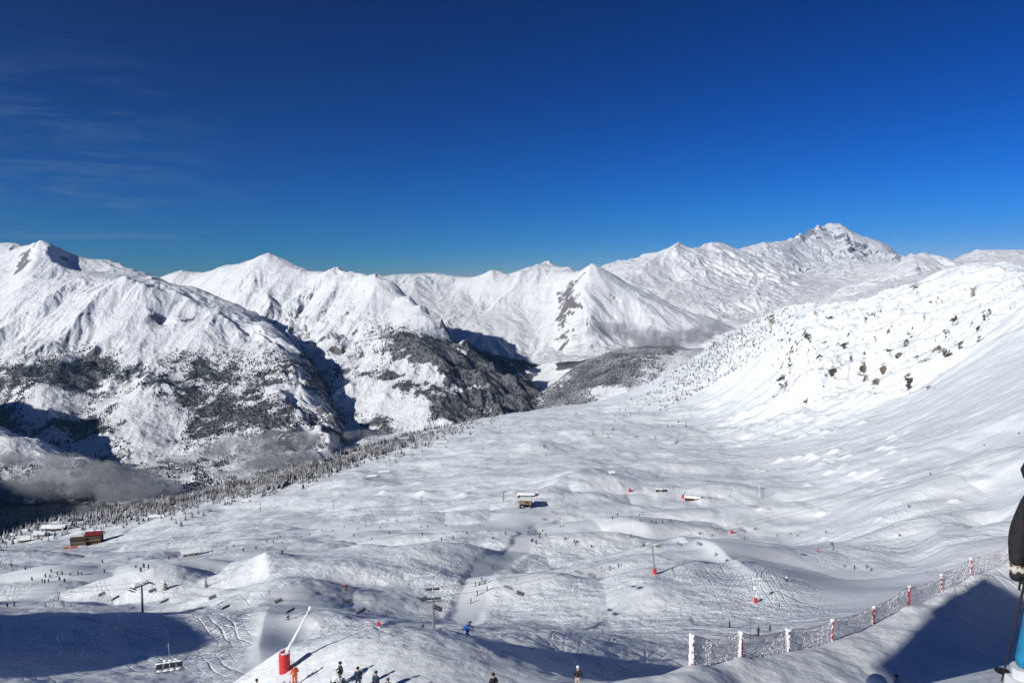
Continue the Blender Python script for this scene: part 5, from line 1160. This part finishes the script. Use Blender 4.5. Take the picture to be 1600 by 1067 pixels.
# snow-capped mound poking up at the bottom edge
def mound():
    a, e = ray(1371, 1053); y = 52.0; x = float(a) * y; top = float(e) * y; g = ground_z(x, y); k = y / FOC; t = add_empty('snow_capped_rock', (x, y, g))
    child('rock', MB().ball((0, 0, (top - g) * .35), (17 * k, 14 * k, (top - g) * .5), 3, .06, 3).mesh('rock', plain('boulder', (.16, .15, .14), .9, noise=.3, nscale=3)), t)
    child('snow_cap', MB().ball((0, 0, (top - g) * .62), (17.5 * k, 15 * k, (top - g) * .38), 3, .03, 6).mesh('snow_cap', SNOWM, smooth=True), t); tag(t, 'white snow-capped mound at the bottom edge in front of the shadow', 'rock')
mound()
print('fence', round(time.time() - T0, 1))

# ------------------------------------------------------------------ buildings
def house(p, rz, L, W, H, roof_h, label, wall=None, roof=None, name='chalet', base=None, win=(4, 1), eave=.6, cat='chalet', group=None, snow=True, chimney=False):
    wall = wall or WOODD; t = add_empty(name, p + Vector((0, 0, -.4)), rz)
    w_ = MB().box((0, 0, H / 2), (L, W, H)); w_.poly([(-L / 2, -W / 2, H), (-L / 2, W / 2, H), (-L / 2, 0, H + roof_h)], (L, 0, 0)); child('wall', w_.mesh('wall', wall), t)
    e = eave; th = .35; rf = MB()
    for s in (-1, 1): rf.poly([(-L / 2 - e, 0, H + roof_h + .05), (-L / 2 - e, s * (W / 2 + e), H - e * roof_h / (W / 2) + .05), (-L / 2 - e, s * (W / 2 + e), H - e * roof_h / (W / 2) + .05 + th), (-L / 2 - e, 0, H + roof_h + .05 + th)], (L + 2 * e, 0, 0))
    r_ = child('roof', rf.mesh('roof', roof or (SNOWM if snow else WOODD)), t)
    if chimney: child('chimney', MB().box((L * .2, W * .15, H + roof_h * .9), (.9, .9, 2)).mesh('chimney', STONE), r_)
    if base: child('base', MB().box((0, 0, base / 2 - .1), (L + .3, W + .3, base + .2)).mesh('base', STONE), t)
    for fl in range(win[1]):
        for k in range(win[0]):
            x = -L / 2 + L * (k + .5) / win[0]; z = (base or 0) * .5 + H * (fl + .55) / win[1] * .9; f = child('window', MB().box((0, 0, 0), (1.5, .14, 1.3)).mesh('window', WOODL), t, loc=(x, -W / 2 - .05, z)); child('pane', MB().box((0, -.06, 0), (1.25, .08, 1.05)).mesh('pane', WINM), f)
    child('door', MB().box((0, -W / 2 - .22, 1.1), (1.1, .14, 2.2)).mesh('door', WOODL), t); return tag(t, label, cat, group)
def buildings():
    p = hit(135, 851, 400); k = kscale(p); rz = rad(14); x0 = p.x
    def gpt(u, v): return hit(u, v, 400)
    rest = add_empty('restaurant', p + Vector((0, 0, -.5)), rz); L = 44 * k; H = 14 * k
    child('wall', MB().box((-L * .22, 0, H * .42), (L * .52, 9, H * .84)).box((L * .22, 3, H * .6), (L * .56, 10, H * 1.2)).mesh('wall', WOODD), rest)
    child('base', MB().box((-L * .22, -4.8, .9), (L * .52, .6, 2.2)).mesh('base', STONE), rest)
    child('roof', MB().poly([(-L * .5, -6, H * .86), (-L * .5, 6, H * .86), (-L * .5, 0, H * 1.08)], (L * .54, 0, 0)).mesh('roof', WOODD), rest)
    child('red_roof', MB().poly([(-L * .04, -3.6, H * 1.22), (-L * .04, 9.5, H * 1.22), (-L * .04, 3, H * 1.5)], (L * .56, 0, 0)).mesh('red_roof', REDR), rest)
    child('balcony', MB().box((L * .22, -3.1, H * .62), (L * .56, 2.2, .25)).box((L * .22, -4.1, H * .70), (L * .56, .12, 1.0)).mesh('balcony', WOODL), rest)
    for q in range(7): f = child('window', MB().box((0, 0, 0), (1.8, .14, 1.5)).mesh('window', STONE), rest, loc=(-L * .42 + q * L * .065, -4.6, H * .52)); child('pane', MB().box((0, -.06, 0), (1.5, .08, 1.2)).mesh('pane', WINM), f)
    for q in range(5): f = child('window', MB().box((0, 0, 0), (1.8, .14, 1.5)).mesh('window', STONE), rest, loc=(L * .02 + q * L * .1, -2.1, H * .92)); child('pane', MB().box((0, -.06, 0), (1.5, .08, 1.2)).mesh('pane', WINM), f)
    child('chimney', MB().box((-L * .12, 1, H * 1.3), (1.2, 1.2, 3)).mesh('chimney', STONE), rest)
    tag(rest, 'large dark timber mountain restaurant with a red upper roof', 'restaurant')
    for u, v, w_, lab in [(104, 860, 8, 'left red terrace awning in front of the dark restaurant'), (116, 860, 10, 'right, wider red terrace awning in front of the dark restaurant')]:
        q = gpt(u, v); t = add_empty('terrace_awning', q, rz); kk = kscale(q); child('canopy', MB().box((0, 0, 2.6), (w_ * kk, 3.2, .12), Euler((rad(14), 0, 0)).to_matrix()).mesh('canopy', plain('faded_red_canvas', (.45, .10, .08), .8)), t)
        pm = MB()
        for sx in (-.45, .45):
            for sy in (-1.4, 1.4): pm.tube((sx * w_ * kk, sy, -.3), (sx * w_ * kk, sy, 2.5), .06)
        child('pole', pm.mesh('pole', STEEL), t); tag(t, lab, 'awning')
    G = 'chalets among the trees at the rim'
    for u, v, L_, W_, H_, rz_, lab in [(92, 828, 15, 9, 4.5, .3, 'long snow-roofed chalet, rightmost of the group by the rim trees'), (62, 838, 12, 9, 4.5, .3, 'chalet with pale walls below the dark one at the rim'), (74, 829, 11, 8, 5, .1, 'dark chalet with a snowy roof between two others at the rim'), (40, 846, 10, 8, 4, .4, 'small chalet half hidden at the far left of the rim')]:
        house(gpt(u, v), rz_, L_, W_, H_, 3, lab, STONE if 'pale' in lab else WOODD, group=G)
    q = gpt(298, 884); house(q, .5, 8.5, 5, 3.0, 1.2, 'low snow-roofed mountain hut on the white slope below the restaurant', STONE, name='mountain_hut', cat='hut', win=(3, 1))
    for u, v, L_, lab in [(581, 745, 11, 'dark hut on the ridge, left of its twin'), (600, 738, 14, 'longer dark hut on the ridge, right of its twin'), (690, 692, 18, 'dark barrier-like shed near the rim trees'), (245, 808, 16, 'dark shed at the edge of the trees'), (955, 740, 6, 'small shed on the shaded crest'), (383, 784, 8, 'small dark hut above the far left pylons')]:
        q = hit(u, v, 300)
        if q: house(q, .2, L_, 5, 1.8, 1.4, lab, name='hut', cat='hut', win=(2, 1), group='small huts')
    # timber portal hut
    q = hit(821, 794, 300); k = kscale(q); t = add_empty('timber_hut', q + Vector((0, 0, -.3)), faces_camera(q) - .1); W_ = 20 * k; H_ = 15 * k
    child('side_wall', MB().box((-W_ * .42, 3, H_ * .35), (W_ * .10, 8, H_ * .7)).mesh('side_wall', WOODD), t); child('side_wall', MB().box((W_ * .42, 3, H_ * .35), (W_ * .10, 8, H_ * .7)).mesh('side_wall', WOODD), t)
    child('back_wall', MB().box((0, 7.2, H_ * .4), (W_ * .9, .4, H_ * .8)).mesh('back_wall', DARKM), t)
    fs = MB().poly([(-W_ * .62, -1.2, H_ * .72), (-W_ * .40, -1.2, H_ * .50), (W_ * .46, -1.2, H_ * .50), (W_ * .50, -1.2, H_ * .98), (-W_ * .40, -1.2, H_ * .98)], (0, .4, 0)); child('fascia', fs.mesh('fascia', WOODL), t)
    sgn = MB().box((W_ * .12, -1.5, H_ * .74), (W_ * .30, .12, H_ * .17)); child('sign_board', sgn.mesh('sign_board', WOODD), t)
    child('roof', MB().box((0, 3.2, H_ * 1.0), (W_ * 1.02, 9, .5)).mesh('roof', SNOWM, bevel=.15), t); tag(t, 'open timber portal hut with a dark mouth beside the winding path', 'hut')
    # long white roofs
    for u, v, w_, lab in [(822, 776, 28, 'long low building with a thick snow roof above the timber hut'), (1082, 781, 26, 'long white-roofed lift station by the two red snow guns'), (1030, 768, 12, 'small dark-fronted shed by the shaded bowl road')]:
        q = hit(u, v, 300); k = kscale(q); t = add_empty('long_shed', q + Vector((0, 0, -.3)), faces_camera(q)); child('wall', MB().box((0, 0, 1.2), (w_ * k * .94, 4, 2.6)).mesh('wall', WOODD), t)
        child('roof', MB().box((0, 0, 3.1), (w_ * k, 5, 1.5 if 'white' in lab or 'thick' in lab else .6), None, (.96, .8)).mesh('roof', SNOWM, bevel=.2), t); child('door', MB().box((w_ * k * .2, -2.1, 1.0), (2, .2, 2)).mesh('door', STEEL), t); tag(t, lab, 'building')
    # houses of the valley town
    r = random.Random(5); hm = []
    for v_ in range(3):
        L_, W_, H_ = (14, 10, 7), (18, 11, 9), (11, 9, 6); L_, W_, H_ = (L_, W_, H_)[v_]
        b = MB().box((0, 0, H_ / 2), (L_, W_, H_)).mesh('wall', STONE); rf = MB().poly([(-L_ / 2 - 1, -W_ / 2 - 1, H_), (-L_ / 2 - 1, W_ / 2 + 1, H_), (-L_ / 2 - 1, 0, H_ + 4)], (L_ + 2, 0, 0)).mesh('roof', SNOWM); hm.append((b, rf))
    Xv, Yv, Zv, wd, Av, U, V = WOODS[-1]; n = 0
    for k in range(4000):
        if n >= 110: break
        i, j = r.randrange(U.shape[0]), r.randrange(U.shape[1]); u, v = U[i, j], V[i, j]
        if not (250 < u < 470 and 712 < v < 800): continue
        if v > np.interp(u, [q_[0] for q_ in EDGE], [q_[1] for q_ in EDGE]) - 4: continue
        b, rf = hm[r.randrange(3)]; t = add_empty('town_house', (Xv[i, j], Yv[i, j], Zv[i, j] - .5), r.uniform(0, 3.14), r.uniform(1.0, 1.6)); child('wall', b, t); child('roof', rf, t); tag(t, 'tiny snow-roofed house of the town on the valley floor', 'house', 'houses of the valley town'); n += 1
buildings()
# the mountain-top building behind the camera whose gabled shadow falls on the bank
def station():
    px_, py_, top = -44.0, 1.0, 20.4; t = add_empty('mountain_station', (px_, py_, -1), rad(-50)); Hh = top + 1
    child('wall', MB().poly([(7.2, -6, 0), (22, -6, 0), (22, -6, Hh - 6.9), (0.4, -6, Hh - .7), (2.6, -6, Hh - 7.5), (6.8, -6, Hh - 9.0)], (0, 12, 0)).mesh('wall', WOODD), t)
    child('roof', MB().poly([(0, -7.5, Hh), (0, -7.5, Hh - .5), (21.5, -7.5, Hh - 6.9), (21.5, -7.5, Hh - 6.3)], (0, 15, 0)).mesh('roof', WOODD), t)
    tag(t, 'tall timber station with a sloping roof on the hilltop behind the viewer', 'building')
    X, Y = np.meshgrid(np.linspace(-75, -8, 50), np.linspace(-60, 2.6, 50)); Zg = -0.5 - 0.5 * np.maximum(0, np.hypot(X + 40, Y + 7) - 12) + 0.8 * fbm(X / 12, Y / 12, 3, 900)
    tag(grid_mesh('snow_ground', X, Y, Zg, SNOWM), 'snowy hilltop under the station', 'ground', kind='structure')
station()
print('buildings', round(time.time() - T0, 1))

# ------------------------------------------------------------------ the skier standing close at the right edge
def close_skier():
    y = 5.4; k = y / FOC; a, e = ray(1634, 1080); x = float(a) * y; top = float(ray(1634, 716)[1]) * y; gz = ground_z(x, y); hgt = top - gz; s = max(.9, min(1.2, hgt / 1.80))
    t = add_empty('person', (x, y, top - 1.80 * s), rad(-90), s); M_ = person_meshes('side', 2, 1.0)
    child('body', M_['body'], t); recolor(child('jacket', M_['jacket'], t), CL['black']); recolor(child('trousers', M_['trousers'], t), CL['sky']); recolor(child('helmet', M_['helmet'], t), CL['black'])
    gg = child('goggles', M_['goggles'], t); recolor(gg, plain('blue_goggles', (.02, .03, .25), .15)); 
    for b_ in M_['boot']: recolor(child('ski_boot', b_, t), plain('white_boot', (.6, .62, .64), .4))
    P = pose('side')
    for wr, el, sx in (('wrl', 'ell', -1), ('wrr', 'elr', 1)):
        # glove: palm, four unequal bent fingers closed round the grip, and a thumb from the side of the palm
        d = (P[wr] - P[el]).normalized(); c = P[wr] + d * .055; side = Vector((0, 1, 0)); fw = Vector((0, .55, -.83)).normalized(); m = MB(); m.ball(c, (.042, .052, .055), 2)
        J = []; 
        for q, (off, ln) in enumerate(((-.036, .062), (-.012, .074), (.012, .068), (.036, .054))):
            b0 = c + Vector((0, off * .2, -.035 + off * .5)) + Vector((0, .035, 0)); b1 = b0 + Vector((sx * -.012, ln * .55, -.008)); b2 = b1 + Vector((sx * -.030, .012, -.004)); b3 = b2 + Vector((sx * -.018, -.026, 0))
            for p0, p1, r0, r1 in ((b0, b1, .016, .0155), (b1, b2, .0155, .015), (b2, b3, .015, .012)): m.tube(p0, p1, r0, r1, 10); m.ball(p1, r1 * 1.02, 1)
        tb = c + Vector((sx * -.035, .01, .015)); m.tube(tb, tb + Vector((sx * -.018, .035, -.005)), .018, .016, 10); m.ball(tb + Vector((sx * -.018, .035, -.005)), .0165, 1); m.tube(tb + Vector((sx * -.018, .035, -.005)), tb + Vector((sx * -.005, .062, -.012)), .016, .013, 10)
        g = child('glove', m.mesh('glove', CL['black'], smooth=True), t); cf = MB(); r = random.Random(3)
        for q in range(30): a_ = r.uniform(0, 6.28); cf.ball(P[wr] + d * r.uniform(-.015, .02) + Vector((math.cos(a_) * .056, math.sin(a_) * .056, 0)), .018, 1, .3, q)
        child('fur_cuff', cf.mesh('fur_cuff', plain('pale_fleece', (.5, .48, .42), .9)), g)
        h_ = c + Vector((sx * -.02, .05, .02)); e_ = Vector((h_.x + sx * .05, h_.y - .10, .0)); pm = MB(); pm.tube(h_ + Vector((0, 0, .06)), h_ - Vector((0, 0, .09)), .019, .016, 12); pm.tube(h_ - Vector((0, 0, .08)), e_, .010, .006, 8)
        pl = child('ski_pole', pm.mesh('ski_pole', CL['black']), t); bk = MB().tube(e_ + Vector((0, 0, .075)), e_ + Vector((0, 0, .085)), .05, .055, 12); child('basket', bk.mesh('basket', CL['black']), pl)
        st = MB().path([h_ + Vector((0, 0, .05)), h_ + Vector((sx * .07, .02, -.06)), h_ + Vector((sx * .10, .03, -.17)), h_ + Vector((sx * .075, .02, -.16))], .008); child('strap', st.mesh('strap', CL['black']), pl)
    tag(t, 'skier in black jacket and bright blue trousers, cut off by the right edge', 'person')
close_skier()
print('all objects', round(time.time() - T0, 1))
# ------------------------------------------------------------------ haze
def haze():
    bm = bmesh.new(); bmesh.ops.create_cube(bm, size=1.0)
    me = bpy.data.meshes.new('haze'); bm.to_mesh(me); bm.free()
    o = bpy.data.objects.new('haze', me); COL.objects.link(o)
    o.scale = (90000, 60000, 5800); o.location = (0, 22000, 1000 - 1e-3)
    m = bpy.data.materials.new('haze_air'); m.use_nodes = True; nt = m.node_tree; nt.nodes.remove(nt.nodes['Principled BSDF'])
    v = nt.nodes.new('ShaderNodeVolumePrincipled'); v.inputs['Color'].default_value = (0.26, 0.58, 1, 1); v.inputs['Density'].default_value = 9e-6
    v.inputs['Anisotropy'].default_value = 0.3
    nt.links.new(v.outputs[0], nt.nodes['Material Output'].inputs['Volume']); me.materials.append(m)
    tag(o, 'thin blue mountain air over the whole valley', 'haze', kind='stuff')
haze()
print('done', round(time.time() - T0, 1))
